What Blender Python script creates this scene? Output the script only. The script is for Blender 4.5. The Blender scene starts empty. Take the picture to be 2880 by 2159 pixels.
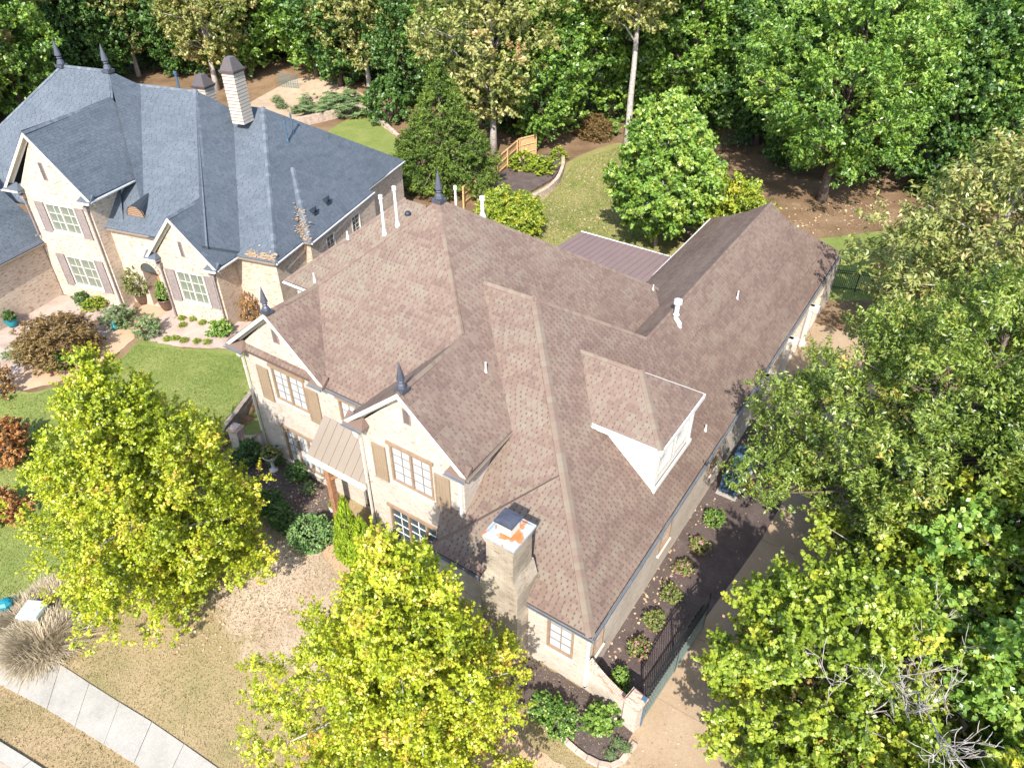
import bpy, bmesh, math, random
import numpy as np
from mathutils import Vector, Matrix

# ------------------------------------------------------------------ camera, sky, sun, exposure
scene = bpy.context.scene
CAM = (0.0, 0.0, 24.0)
FPX, PITCH, ROLL, YAW = 2050.0, math.radians(36.97), math.radians(0.05), math.radians(-33.82)
_h = np.array([math.sin(YAW), math.cos(YAW), 0.0])
_F = _h * math.cos(PITCH) + np.array([0, 0, -math.sin(PITCH)])
_R = np.array([math.cos(YAW), -math.sin(YAW), 0.0])
_D = np.array([0, 0, -1.0]) * math.cos(PITCH) - _h * math.sin(PITCH)
_R2 = _R * math.cos(ROLL) + _D * math.sin(ROLL)
_D2 = -_R * math.sin(ROLL) + _D * math.cos(ROLL)
cam_data = bpy.data.cameras.new('camera')
cam_data.sensor_fit = 'HORIZONTAL'
cam_data.sensor_width = 36.0
cam_data.lens = 36.0 * FPX / 2880.0
cam_data.clip_start = 0.1
cam_data.clip_end = 3000.0
cam = bpy.data.objects.new('camera', cam_data)
scene.collection.objects.link(cam)
cam.matrix_world = Matrix([[_R2[0], -_D2[0], -_F[0], CAM[0]], [_R2[1], -_D2[1], -_F[1], CAM[1]],
                           [_R2[2], -_D2[2], -_F[2], CAM[2]], [0, 0, 0, 1]])
scene.camera = cam

SUN_AZ, SUN_EL = math.radians(-26.0), math.radians(42.5)      # the light travels towards SUN_AZ (from +y towards +x)
world = bpy.data.worlds.new('World')
scene.world = world
world.use_nodes = True
wn = world.node_tree
wn.nodes.clear()
_sky = wn.nodes.new('ShaderNodeTexSky')
_sky.sky_type = 'NISHITA'
_sky.sun_disc = False
_sky.sun_elevation = SUN_EL
_sky.sun_rotation = SUN_AZ + math.pi
_bg = wn.nodes.new('ShaderNodeBackground')
_bg.inputs['Strength'].default_value = 0.15
_wo = wn.nodes.new('ShaderNodeOutputWorld')
wn.links.new(_sky.outputs[0], _bg.inputs[0])
wn.links.new(_bg.outputs[0], _wo.inputs[0])
sun_data = bpy.data.lights.new('sun', 'SUN')
sun_data.energy = 3.2
sun_data.angle = math.radians(0.53)
sun_data.color = (1.0, 0.95, 0.885)
sun = bpy.data.objects.new('sun', sun_data)
scene.collection.objects.link(sun)
_ld = Vector((math.sin(SUN_AZ) * math.cos(SUN_EL), math.cos(SUN_AZ) * math.cos(SUN_EL), -math.sin(SUN_EL)))
sun.rotation_euler = _ld.to_track_quat('-Z', 'Y').to_euler()
sun.location = (20, -40, 60)
scene.view_settings.view_transform = 'Standard'
scene.view_settings.look = 'None'
scene.view_settings.gamma = 1.0
scene.view_settings.use_curve_mapping = False
scene.view_settings.exposure = 1.5
scene.render.engine = 'CYCLES'
scene.cycles.max_bounces = 4
scene.cycles.diffuse_bounces = 3
scene.cycles.glossy_bounces = 2
scene.cycles.transmission_bounces = 2
scene.cycles.transparent_max_bounces = 4

# ------------------------------------------------------------------ measuring helpers (photograph pixel -> place in the world)
S = 2880.0 / 2212.0
def ray(px, py):
    return _R2 * ((px - 1440) / FPX) + _D2 * ((py - 1079.5) / FPX) + _F
def pz(px, py, z):
    d = ray(px, py); t = (z - CAM[2]) / d[2]
    return np.array(CAM) + d * t
def sm(a, b, t):
    t = min(1.0, max(0.0, (t - a) / (b - a)))
    return t * t * (3 - 2 * t)
def bx_(y):                                                    # property line between the two lots
    pts = [(-50, -25), (5, -25), (12.5, -26.4), (19, -29), (30, -31), (45, -36.5), (62, -42), (200, -60)]
    for (a, xa), (b, xb) in zip(pts, pts[1:]):
        if y <= b:
            return xa + (xb - xa) * (y - a) / (b - a)
    return pts[-1][1]
def hgt(x, y):
    z = -0.4 * sm(-9, -15, x) * sm(24, 16, y) - 0.15 * sm(9, 4, y)
    w = sm(0.12, -0.12, x - bx_(y)) * sm(5, 12.5, y)
    z += (0.4 - z) * w
    z += 0.06 * max(0.0, min(y, 130) - 66) * sm(66, 80, y)
    z += 1.6 * sm(-52, -66, x) * sm(54, 66, y)
    return z
def gp(dx, dy):                                                # overview pixel (2212 wide) -> point on the terrain
    z = 0.0
    for _ in range(6):
        p = pz(dx * S, dy * S, z)
        z = hgt(p[0], p[1])
    return (float(p[0]), float(p[1]))

# ------------------------------------------------------------------ object helpers
COL = scene.collection
def tag(o, label=None, cat=None, group=None, kind=None):
    if label: o['label'] = label
    if cat: o['category'] = cat
    if group: o['group'] = group
    if kind: o['kind'] = kind
    return o
def empty(name, loc=(0, 0, 0), rz=0.0):
    o = bpy.data.objects.new(name, None)
    o.empty_display_size = 0.5
    COL.objects.link(o)
    o.location = loc
    o.rotation_euler = (0, 0, rz)
    return o
WORLD_PARENTS = set()
def adopt(o, parent):
    if parent is None: return
    o.parent = parent
    root = parent
    while root.parent: root = root.parent
    if root.name in WORLD_PARENTS:                              # parts of this thing are modelled in world metres
        o.matrix_parent_inverse = Matrix.Translation(-Vector(parent.location)) if parent is root else Matrix()
def rotm(rx=0, ry=0, rz=0):
    return (Matrix.Rotation(rz, 3, 'Z') @ Matrix.Rotation(ry, 3, 'Y') @ Matrix.Rotation(rx, 3, 'X'))
class MB:
    def __init__(s): s.v = []; s.f = []; s.t = []
    def face(s, pts, tone=0.5):
        n = len(s.v); s.v += [tuple(p) for p in pts]; s.f.append(tuple(range(n, n + len(pts)))); s.t.append(tone)
    def box(s, c, d, rz=0.0, rx=0.0, ry=0.0, tone=0.5, taper=1.0):
        m = rotm(rx, ry, rz); n = len(s.v); c = Vector(c)
        for z in (-1, 1):
            k = taper if z > 0 else 1.0
            for x, y in ((-1, -1), (1, -1), (1, 1), (-1, 1)):
                s.v.append(tuple(c + m @ Vector((x * d[0] / 2 * k, y * d[1] / 2 * k, z * d[2] / 2))))
        for q in ((0, 3, 2, 1), (4, 5, 6, 7), (0, 1, 5, 4), (1, 2, 6, 5), (2, 3, 7, 6), (3, 0, 4, 7)):
            s.f.append(tuple(n + i for i in q)); s.t.append(tone)
        return s
    def prism(s, poly, vec, tone=0.5):                          # closed solid: poly swept along vec
        n = len(s.v); k = len(poly); vec = Vector(vec)
        s.v += [tuple(p) for p in poly] + [tuple(Vector(p) + vec) for p in poly]
        s.f.append(tuple(n + i for i in range(k))); s.f.append(tuple(n + k + i for i in reversed(range(k))))
        for i in range(k):
            j = (i + 1) % k
            s.f.append((n + j, n + i, n + k + i, n + k + j))
        s.t += [tone] * (k + 2)
        return s
    def tube(s, path, r, seg=8, caps=True, tone=0.5):
        path = [Vector(p) for p in path]; k = len(path)
        rs = r if isinstance(r, (list, tuple)) else [r] * k
        n0 = len(s.v); ref = Vector((0.31, 0.83, 0.46)).normalized()
        for i, p in enumerate(path):
            d = (path[min(i + 1, k - 1)] - path[max(i - 1, 0)])
            d = d.normalized() if d.length > 1e-9 else Vector((0, 0, 1))
            a = d.cross(ref)
            if a.length < 0.05: a = d.cross(Vector((1, 0, 0)))
            a.normalize(); b = d.cross(a)
            for j in range(seg):
                t = 2 * math.pi * j / seg
                s.v.append(tuple(p + (a * math.cos(t) + b * math.sin(t)) * rs[i]))
        for i in range(k - 1):
            for j in range(seg):
                q = (j + 1) % seg
                s.f.append((n0 + i * seg + j, n0 + i * seg + q, n0 + (i + 1) * seg + q, n0 + (i + 1) * seg + j)); s.t.append(tone)
        if caps:
            s.f.append(tuple(n0 + j for j in reversed(range(seg)))); s.t.append(tone)
            s.f.append(tuple(n0 + (k - 1) * seg + j for j in range(seg))); s.t.append(tone)
        return s
    def lathe(s, prof, c, seg=12, tone=0.5):
        return s.tube([(c[0], c[1], c[2] + z) for r, z in prof], [max(r, 1e-3) for r, z in prof], seg, True, tone)
    def mesh(s, name, mat, smooth=False, uv=False):
        me = bpy.data.meshes.new(name); me.from_pydata(s.v, [], s.f); me.update()
        if any(t != 0.5 for t in s.t):
            at = me.attributes.new('tone', 'FLOAT', 'FACE'); at.data.foreach_set('value', s.t)
        if smooth: me.polygons.foreach_set('use_smooth', [True] * len(me.polygons))
        if uv:
            l = me.uv_layers.new(name='UVMap')
            for p in me.polygons:
                n = p.normal
                for li in p.loop_indices:
                    co = me.vertices[me.loops[li].vertex_index].co
                    if abs(n.z) > 0.8: l.data[li].uv = (co.x, co.y)
                    else:
                        hx = -n.y; hy = n.x; q = math.hypot(hx, hy) or 1
                        l.data[li].uv = ((co.x * hx + co.y * hy) / q, co.z)
        me.materials.append(mat)
        return me
    def build(s, name, mat, parent=None, smooth=False, uv=False, fixn=True):
        me = s.mesh(name, mat, smooth, uv)
        if fixn:
            bm = bmesh.new(); bm.from_mesh(me); bmesh.ops.recalc_face_normals(bm, faces=bm.faces); bm.to_mesh(me); bm.free()
        o = bpy.data.objects.new(name, me); COL.objects.link(o); adopt(o, parent)
        return o
def link(name, me, parent=None, mw=None):
    o = bpy.data.objects.new(name, me); COL.objects.link(o); adopt(o, parent)
    if mw is not None: o.matrix_basis = mw
    return o
def bevel(o, w=0.02, seg=2):
    m = o.modifiers.new('bevel', 'BEVEL'); m.width = w; m.segments = seg; m.limit_method = 'ANGLE'
    return o
def copy_tree(o, parent=None):
    c = o.copy(); COL.objects.link(c)
    if parent: c.parent = parent
    for ch in list(o.children): copy_tree(ch, c)
    return c
def catmull(pts, n=5, closed=True):
    out = []; k = len(pts); P = [np.array(p, float) for p in pts]
    for i in range(k if closed else k - 1):
        p0 = P[(i - 1) % k] if closed or i > 0 else P[i]
        p1 = P[i]; p2 = P[(i + 1) % k]
        p3 = P[(i + 2) % k] if closed or i + 2 < k else P[i + 1]
        for j in range(n):
            t = j / n
            out.append(tuple(0.5 * ((2 * p1) + (-p0 + p2) * t + (2 * p0 - 5 * p1 + 4 * p2 - p3) * t * t + (-p0 + 3 * p1 - 3 * p2 + p3) * t ** 3)))
    if not closed: out.append(tuple(P[-1]))
    return out

# ------------------------------------------------------------------ materials
class NT:
    def __init__(s, name):
        s.m = bpy.data.materials.new(name); s.m.use_nodes = True
        s.n = s.m.node_tree; s.b = s.n.nodes['Principled BSDF']; s.out = s.n.nodes['Material Output']
    def new(s, t, **k):
        o = s.n.nodes.new(t)
        for a, v in k.items(): setattr(o, a, v)
        return o
    def L(s, a, b): s.n.links.new(a, b)
    def coord(s, which='Object', scale=(1, 1, 1)):
        c = s.new('ShaderNodeTexCoord'); m = s.new('ShaderNodeMapping'); m.inputs['Scale'].default_value = scale
        s.L(c.outputs[which], m.inputs[0]); return m.outputs[0]
    def noise(s, vec, scale, detail=4, rough=0.6):
        o = s.new('ShaderNodeTexNoise'); o.inputs['Scale'].default_value = scale; o.inputs['Detail'].default_value = detail
        o.inputs['Roughness'].default_value = rough
        if vec is not None: s.L(vec, o.inputs['Vector'])
        return o.outputs['Fac']
    def ramp(s, fac, stops, interp='LINEAR'):
        o = s.new('ShaderNodeValToRGB'); e = o.color_ramp.elements; o.color_ramp.interpolation = interp
        while len(e) < len(stops): e.new(0.5)
        for el, (p, c) in zip(e, stops):
            el.position = p; el.color = (*c, 1) if len(c) == 3 else c
        s.L(fac, o.inputs[0]); return o.outputs[0]
    def mix(s, a, b, fac, mode='MIX'):
        o = s.new('ShaderNodeMix'); o.data_type = 'RGBA'; o.blend_type = mode
        for i, v in ((6, a), (7, b)):
            if isinstance(v, tuple): o.inputs[i].default_value = (*v, 1)
            else: s.L(v, o.inputs[i])
        if isinstance(fac, (int, float)): o.inputs[0].default_value = fac
        else: s.L(fac, o.inputs[0])
        return o.outputs[2]
    def math(s, op, a, b=0.0):
        o = s.new('ShaderNodeMath'); o.operation = op
        for i, v in ((0, a), (1, b)):
            if isinstance(v, (int, float)): o.inputs[i].default_value = v
            else: s.L(v, o.inputs[i])
        return o.outputs[0]
    def attr(s, name):
        o = s.new('ShaderNodeAttribute'); o.attribute_name = name; return o.outputs['Fac']
    def bump(s, h, strength=0.3, dist=0.02):
        o = s.new('ShaderNodeBump'); o.inputs['Strength'].default_value = strength; o.inputs['Distance'].default_value = dist
        s.L(h, o.inputs['Height']); s.L(o.outputs[0], s.b.inputs['Normal'])
    def fin(s, col=None, rough=0.8, spec=0.3, metal=0.0):
        if col is not None:
            if isinstance(col, tuple): s.b.inputs['Base Color'].default_value = (*col, 1)
            else: s.L(col, s.b.inputs['Base Color'])
        s.b.inputs['Roughness'].default_value = rough
        s.b.inputs['Specular IOR Level'].default_value = spec
        s.b.inputs['Metallic'].default_value = metal
        return s.m
def plain(name, col, rough=0.7, spec=0.3, metal=0.0, var=0.12, scale=3.0, bump=0.0):
    t = NT(name); v = t.coord(); n = t.noise(v, scale, 6)
    c2 = tuple(max(0, x * (1 - var)) for x in col); c3 = tuple(x * (1 + var) for x in col)
    c = t.ramp(n, [(0.3, c2), (0.7, c3)])
    if bump: t.bump(t.noise(v, scale * 12, 4), bump, 0.01)
    return t.fin(c, rough, spec, metal)
def shingle_mat(name, stops, grain):
    t = NT(name); v = t.coord(); tone = t.attr('tone')
    c = t.ramp(tone, stops)
    g = t.noise(v, 45, 3, 0.7)
    c = t.mix(c, t.ramp(g, [(0.25, (grain,) * 3), (0.75, (1.12,) * 3)]), 1.0, 'MULTIPLY')
    d = t.noise(v, 0.35, 5)
    c = t.mix(c, t.ramp(d, [(0.3, (0.9, 0.9, 0.9)), (0.7, (1.06, 1.05, 1.04))]), 1.0, 'MULTIPLY')
    t.bump(g, 0.4, 0.006)
    return t.fin(c, 0.92, 0.15)
def brick_mat(name, c1, c2, mortar, flecks, fleck_amt, stain, fine=0.0):
    t = NT(name); c = t.new('ShaderNodeTexCoord'); br = t.new('ShaderNodeTexBrick')
    t.L(c.outputs['UV'], br.inputs['Vector'])
    br.inputs['Scale'].default_value = 1.0; br.inputs['Brick Width'].default_value = 0.21; br.inputs['Row Height'].default_value = 0.075
    br.inputs['Mortar Size'].default_value = 0.007; br.inputs['Mortar Smooth'].default_value = 0.3; br.inputs['Bias'].default_value = 0.0
    br.inputs['Color1'].default_value = (*c1, 1); br.inputs['Color2'].default_value = (*c2, 1); br.inputs['Mortar'].default_value = (*mortar, 1)
    m = t.new('ShaderNodeMapping'); m.inputs['Scale'].default_value = (3.2, 9.0, 1); t.L(c.outputs['UV'], m.inputs[0])
    fl = t.noise(m.outputs[0], 1.0, 3, 0.75)
    k = t.ramp(fl, [(fleck_amt, (0, 0, 0)), (fleck_amt + 0.06, (1, 1, 1))])
    col = t.mix(br.outputs['Color'], flecks, k)
    m2 = t.new('ShaderNodeMapping'); m2.inputs['Scale'].default_value = (2.0, 7.0, 1); m2.inputs['Location'].default_value = (31, 7, 0); t.L(c.outputs['UV'], m2.inputs[0])
    fl2 = t.noise(m2.outputs[0], 1.7, 4, 0.8)
    col = t.mix(col, tuple(x * 0.45 for x in flecks), t.math('MULTIPLY', t.ramp(fl2, [(0.66, (0, 0, 0)), (0.7, (1, 1, 1))]), 0.8))
    st = t.noise(c.outputs['Object'], 0.7, 6)
    col = t.mix(col, t.ramp(st, [(0.3, stain), (0.65, (1.05, 1.04, 1.02))]), 1.0, 'MULTIPLY')
    h = t.math('SUBTRACT', 1.0, br.outputs['Fac'])
    t.bump(t.math('ADD', h, t.math('MULTIPLY', fl, 0.5)), 0.5, 0.012)
    return t.fin(col, 0.9, 0.2)
def leaf_mat(name, stops, rough=0.5, spec=0.3, trans=0.35):
    t = NT(name); c = t.ramp(t.attr('tone'), stops); t.n.nodes.remove(t.b)
    df = t.new('ShaderNodeBsdfDiffuse'); tr = t.new('ShaderNodeBsdfTranslucent'); gl = t.new('ShaderNodeBsdfGlossy'); gl.inputs['Roughness'].default_value = rough
    t.L(c, df.inputs['Color']); t.L(c, tr.inputs['Color'])
    mx = t.new('ShaderNodeMixShader'); mx.inputs[0].default_value = trans; t.L(df.outputs[0], mx.inputs[1]); t.L(tr.outputs[0], mx.inputs[2])
    m2 = t.new('ShaderNodeMixShader'); m2.inputs[0].default_value = spec * 0.13; t.L(mx.outputs[0], m2.inputs[1]); t.L(gl.outputs[0], m2.inputs[2])
    t.L(m2.outputs[0], t.out.inputs['Surface'])
    return t.m
def ground_mat(name, stops, s1=0.5, s2=9.0, fleck=None, fleck_scale=7.0, fleck_at=0.70, rough=0.95, bump=0.5, fine=60.0):
    t = NT(name); v = t.coord()
    n = t.math('ADD', t.math('MULTIPLY', t.noise(v, s1, 5, 0.6), 0.62), t.math('MULTIPLY', t.noise(v, s2, 5, 0.7), 0.38))
    c = t.ramp(n, stops)
    f = t.noise(v, fine, 3, 0.7)
    c = t.mix(c, t.ramp(f, [(0.28, (0.72, 0.72, 0.70)), (0.72, (1.25, 1.25, 1.22))]), 1.0, 'MULTIPLY')
    if fleck:
        q = t.new('ShaderNodeTexVoronoi'); q.inputs['Scale'].default_value = fleck_scale; t.L(v, q.inputs['Vector'])
        k = t.ramp(q.outputs['Distance'], [(0.10, (1, 1, 1)), (0.16, (0, 0, 0))])
        r = t.new('ShaderNodeSeparateColor'); t.L(q.outputs['Color'], r.inputs[0])
        k = t.math('MULTIPLY', k, t.math('GREATER_THAN', r.outputs[0], fleck_at))
        c = t.mix(c, fleck, k)
    t.bump(t.math('ADD', f, t.noise(v, s2 * 2, 3)), bump, 0.03)
    return t.fin(c, rough, 0.1)

M_ = {}
M_['shingle_brown'] = shingle_mat('brown asphalt shingle', [(0.0, (0.057, 0.042, 0.034)), (0.2, (0.143, 0.099, 0.080)), (0.45, (0.173, 0.122, 0.097)), (0.62, (0.185, 0.139, 0.108)), (0.8, (0.191, 0.156, 0.119)), (1.0, (0.208, 0.175, 0.133))], 0.86)
M_['shingle_slate'] = shingle_mat('slate grey asphalt shingle', [(0.0, (0.032, 0.040, 0.050)), (0.3, (0.086, 0.104, 0.123)), (0.65, (0.111, 0.130, 0.152)), (1.0, (0.142, 0.162, 0.183))], 0.78)
M_['brick_cream'] = brick_mat('cream painted brick', (0.44, 0.385, 0.325), (0.53, 0.47, 0.405), (0.42, 0.37, 0.315), (0.33, 0.225, 0.175), 0.585, (0.84, 0.81, 0.78))
M_['brick_tan'] = brick_mat('buff brick', (0.46, 0.365, 0.28), (0.56, 0.455, 0.36), (0.52, 0.45, 0.37), (0.30, 0.19, 0.135), 0.555, (0.85, 0.82, 0.78))
M_['white'] = plain('white trim paint', (0.66, 0.645, 0.61), 0.5, 0.4, var=0.03)
M_['cream_trim'] = plain('cream trim paint', (0.54, 0.49, 0.415), 0.55, 0.35, var=0.05)
M_['tan_wood'] = plain('tan painted timber', (0.259, 0.180, 0.119), 0.6, 0.3, var=0.15, scale=5)
M_['tan_shutter'] = plain('tan shutter paint', (0.266, 0.196, 0.130), 0.6, 0.3, var=0.08, scale=2)
M_['taupe_shutter'] = plain('weathered taupe shutter', (0.215, 0.178, 0.165), 0.75, 0.2, var=0.18, scale=7)
M_['metal_tan'] = plain('tan standing seam metal', (0.226, 0.187, 0.147), 0.42, 0.5, var=0.05, scale=0.8)
M_['metal_brown'] = plain('brown standing seam metal', (0.200, 0.140, 0.132), 0.42, 0.5, var=0.06, scale=0.8)
M_['gutter_blue'] = plain('weathered grey gutter', (0.155, 0.165, 0.175), 0.45, 0.5, var=0.15)
M_['gutter_white'] = plain('white gutter', (0.70, 0.70, 0.68), 0.45, 0.5, var=0.06)
M_['gutter_dark'] = plain('brown grey gutter', (0.24, 0.19, 0.15), 0.45, 0.5, var=0.1)
M_['lead'] = plain('dark lead sheet', (0.075, 0.08, 0.10), 0.42, 0.5, metal=0.3, var=0.2)
M_['steel'] = plain('galvanised steel', (0.42, 0.46, 0.50), 0.4, 0.5, metal=0.5, var=0.1)
M_['black'] = plain('black iron paint', (0.014, 0.016, 0.018), 0.45, 0.4, var=0.1)
M_['black_plastic'] = plain('black plastic', (0.02, 0.025, 0.035), 0.5, 0.4, var=0.1)
M_['pvc'] = plain('white pvc', (0.56, 0.54, 0.50), 0.5, 0.35, var=0.12)
M_['bark'] = plain('grey brown bark', (0.13, 0.10, 0.08), 0.95, 0.1, var=0.4, scale=6, bump=0.8)
M_['bark_pale'] = plain('pale grey bark', (0.36, 0.32, 0.28), 0.95, 0.1, var=0.35, scale=5, bump=0.8)
M_['glass_light'] = plain('window pane with pale blind', (0.42, 0.45, 0.465), 0.08, 0.6, var=0.12, scale=1.6)
M_['glass_green'] = plain('window pane with drawn green grey shade', (0.144, 0.162, 0.126), 0.07, 0.6, var=0.2, scale=1.4)
M_['glass_dark'] = plain('dark window pane', (0.05, 0.07, 0.08), 0.05, 0.7, var=0.3, scale=1.5)
M_['wood_new'] = plain('new cedar board', (0.52, 0.33, 0.16), 0.8, 0.2, var=0.2, scale=4)
M_['wood_post'] = plain('brown stained timber', (0.30, 0.155, 0.085), 0.75, 0.2, var=0.3, scale=7)
M_['door_dark'] = plain('dark grey door paint', (0.055, 0.06, 0.055), 0.5, 0.4, var=0.15)
M_['stucco'] = plain('cream render', (0.62, 0.52, 0.40), 0.9, 0.15, var=0.08, scale=4, bump=0.2)
M_['concrete'] = ground_mat('sidewalk concrete', [(0.3, (0.272, 0.252, 0.220)), (0.5, (0.344, 0.320, 0.284)), (0.7, (0.400, 0.376, 0.340))], 0.9, 6, rough=0.9, bump=0.15, fine=40)
M_['aggregate'] = ground_mat('exposed aggregate drive', [(0.3, (0.297, 0.211, 0.135)), (0.5, (0.351, 0.257, 0.171)), (0.7, (0.396, 0.297, 0.207))], 0.6, 8, rough=0.9, bump=0.3, fine=50)
M_['path'] = ground_mat('tan concrete path', [(0.3, (0.40, 0.26, 0.16)), (0.7, (0.47, 0.33, 0.22))], 0.8, 8, rough=0.9, bump=0.2)
M_['asphalt'] = ground_mat('worn street surface', [(0.3, (0.30, 0.25, 0.20)), (0.7, (0.40, 0.34, 0.28))], 0.6, 8, rough=0.9, bump=0.3)
M_['mulch'] = ground_mat('dark mulch', [(0.3, (0.074, 0.056, 0.050)), (0.55, (0.124, 0.095, 0.087)), (0.75, (0.174, 0.137, 0.124))], 1.2, 14, fleck=(0.471, 0.322, 0.198), fleck_scale=5.0, fleck_at=0.8, bump=0.9, fine=30)
M_['gravel'] = ground_mat('pinkish bark and gravel', [(0.3, (0.26, 0.19, 0.155)), (0.5, (0.40, 0.31, 0.26)), (0.7, (0.48, 0.40, 0.34))], 1.0, 14, bump=0.8, fine=24)
M_['litter'] = ground_mat('forest leaf litter', [(0.3, (0.080, 0.050, 0.028)), (0.5, (0.192, 0.124, 0.072)), (0.7, (0.288, 0.200, 0.128))], 0.35, 7, bump=0.8, fine=18)
M_['lawn_tan'] = ground_mat('dormant tan lawn', [(0.28, (0.150, 0.145, 0.057)), (0.42, (0.238, 0.185, 0.092)), (0.55, (0.317, 0.229, 0.128)), (0.72, (0.370, 0.273, 0.167))], 0.45, 5, bump=0.7, fine=32)
M_['lawn_dry'] = ground_mat('bleached dry turf', [(0.28, (0.264, 0.189, 0.114)), (0.5, (0.396, 0.299, 0.211)), (0.72, (0.458, 0.361, 0.273))], 0.8, 9, bump=0.8, fine=26)
M_['lawn_back'] = ground_mat('back lawn with fallen leaves', [(0.3, (0.136, 0.158, 0.048)), (0.48, (0.220, 0.207, 0.075)), (0.62, (0.290, 0.238, 0.114)), (0.75, (0.352, 0.264, 0.150))], 0.25, 4, fleck=(0.440, 0.326, 0.194), fleck_scale=2.6, fleck_at=0.55, bump=0.7, fine=28)
M_['lawn_green'] = ground_mat('mown green lawn', [(0.3, (0.119, 0.162, 0.038)), (0.5, (0.176, 0.209, 0.057)), (0.7, (0.257, 0.257, 0.090))], 0.5, 4, bump=0.7, fine=36)
M_['stone'] = plain('pale sandstone block', (0.42, 0.33, 0.26), 0.9, 0.15, var=0.3, scale=2.5, bump=0.6)
M_['stone_grey'] = plain('grey brown edging stone', (0.25, 0.20, 0.165), 0.9, 0.15, var=0.3, scale=3, bump=0.6)
M_['soil'] = plain('potting soil', (0.05, 0.035, 0.025), 0.95, 0.1)
M_['glaze'] = plain('brown glazed pot', (0.10, 0.06, 0.04), 0.25, 0.6, var=0.2)
M_['teal'] = plain('teal plastic', (0.01, 0.16, 0.20), 0.45, 0.4, var=0.15)
M_['grey_green'] = plain('pale grey green steel cabinet', (0.36, 0.40, 0.36), 0.5, 0.4, var=0.06)
M_['blue_steel'] = plain('blue grey painted steel', (0.05, 0.105, 0.17), 0.4, 0.5, var=0.12)
M_['mesh_green'] = plain('grey green fence bars', (0.16, 0.21, 0.19), 0.5, 0.4, var=0.12)

def front_lawn_mat():
    """dormant turf, bleached to straw in the dry patch between the maples"""
    t = NT('dormant front lawn'); v = t.coord()
    n = t.math('ADD', t.math('MULTIPLY', t.noise(v, .45, 5, .6), .62), t.math('MULTIPLY', t.noise(v, 5, 5, .7), .38))
    a = t.ramp(n, [(.3, (.17, .175, .065)), (.42, (.25, .205, .10)), (.55, (.31, .235, .13)), (.72, (.37, .285, .17))]); b = t.ramp(n, [(.3, (.29, .215, .14)), (.5, (.42, .325, .24)), (.7, (.48, .39, .30))])
    m = t.new('ShaderNodeMapping'); c = t.new('ShaderNodeTexCoord'); t.L(c.outputs['Object'], m.inputs[0]); m.inputs['Location'].default_value = (17.2 / 5.2, -10.4 / 3.0, 0); m.inputs['Scale'].default_value = (1 / 5.2, 1 / 3.0, 0)
    ln = t.new('ShaderNodeVectorMath'); ln.operation = 'LENGTH'; t.L(m.outputs[0], ln.inputs[0])
    d = t.math('ADD', ln.outputs['Value'], t.math('MULTIPLY', t.math('SUBTRACT', t.noise(v, 1.1, 6, .7), .5), 1.3))
    col = t.mix(b, a, t.ramp(d, [(.7, (0, 0, 0)), (1.15, (1, 1, 1))]))
    f = t.noise(v, 32, 3, .7); col = t.mix(col, t.ramp(f, [(.28, (.7, .7, .68)), (.72, (1.27, 1.26, 1.22))]), 1.0, 'MULTIPLY')
    t.bump(t.math('ADD', f, t.noise(v, 10, 3)), .7, .03); return t.fin(col, .95, .1)
M_['front_lawn'] = front_lawn_mat()
M_['bars'] = plain('brown grey glazing bar', (0.22, 0.18, 0.145), 0.6, 0.3, var=0.1)
M_['siding'] = plain('cream lap siding', (0.40, 0.345, 0.285), 0.7, 0.25, var=0.08)
M_['cap_brown'] = plain('dark brown sheet metal', (0.085, 0.068, 0.062), 0.4, 0.5, var=0.1)
# ------------------------------------------------------------------ the ground, draped over the terrain
def nsp(lo, hi, a, b, fine, n_out):
    inner = list(np.arange(a, b + 1e-6, fine))
    left = [a - (a - lo) * (i / n_out) ** 2 for i in range(n_out, 0, -1)]
    right = [b + (hi - b) * (i / n_out) ** 2 for i in range(1, n_out + 1)]
    return left + inner + right
gx, gy = nsp(-900, 900, -70, 20, 0.5, 14), nsp(-500, 1400, -6, 84, 0.5, 14)
gv = [(x, y, hgt(x, y)) for y in gy for x in gx]
W_ = len(gx)
gf = [(j * W_ + i, j * W_ + i + 1, (j + 1) * W_ + i + 1, (j + 1) * W_ + i) for j in range(len(gy) - 1) for i in range(W_ - 1)]
me = bpy.data.meshes.new('ground'); me.from_pydata(gv, [], gf); me.materials.append(M_['litter'])
tag(link('ground', me), kind='structure')

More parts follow.
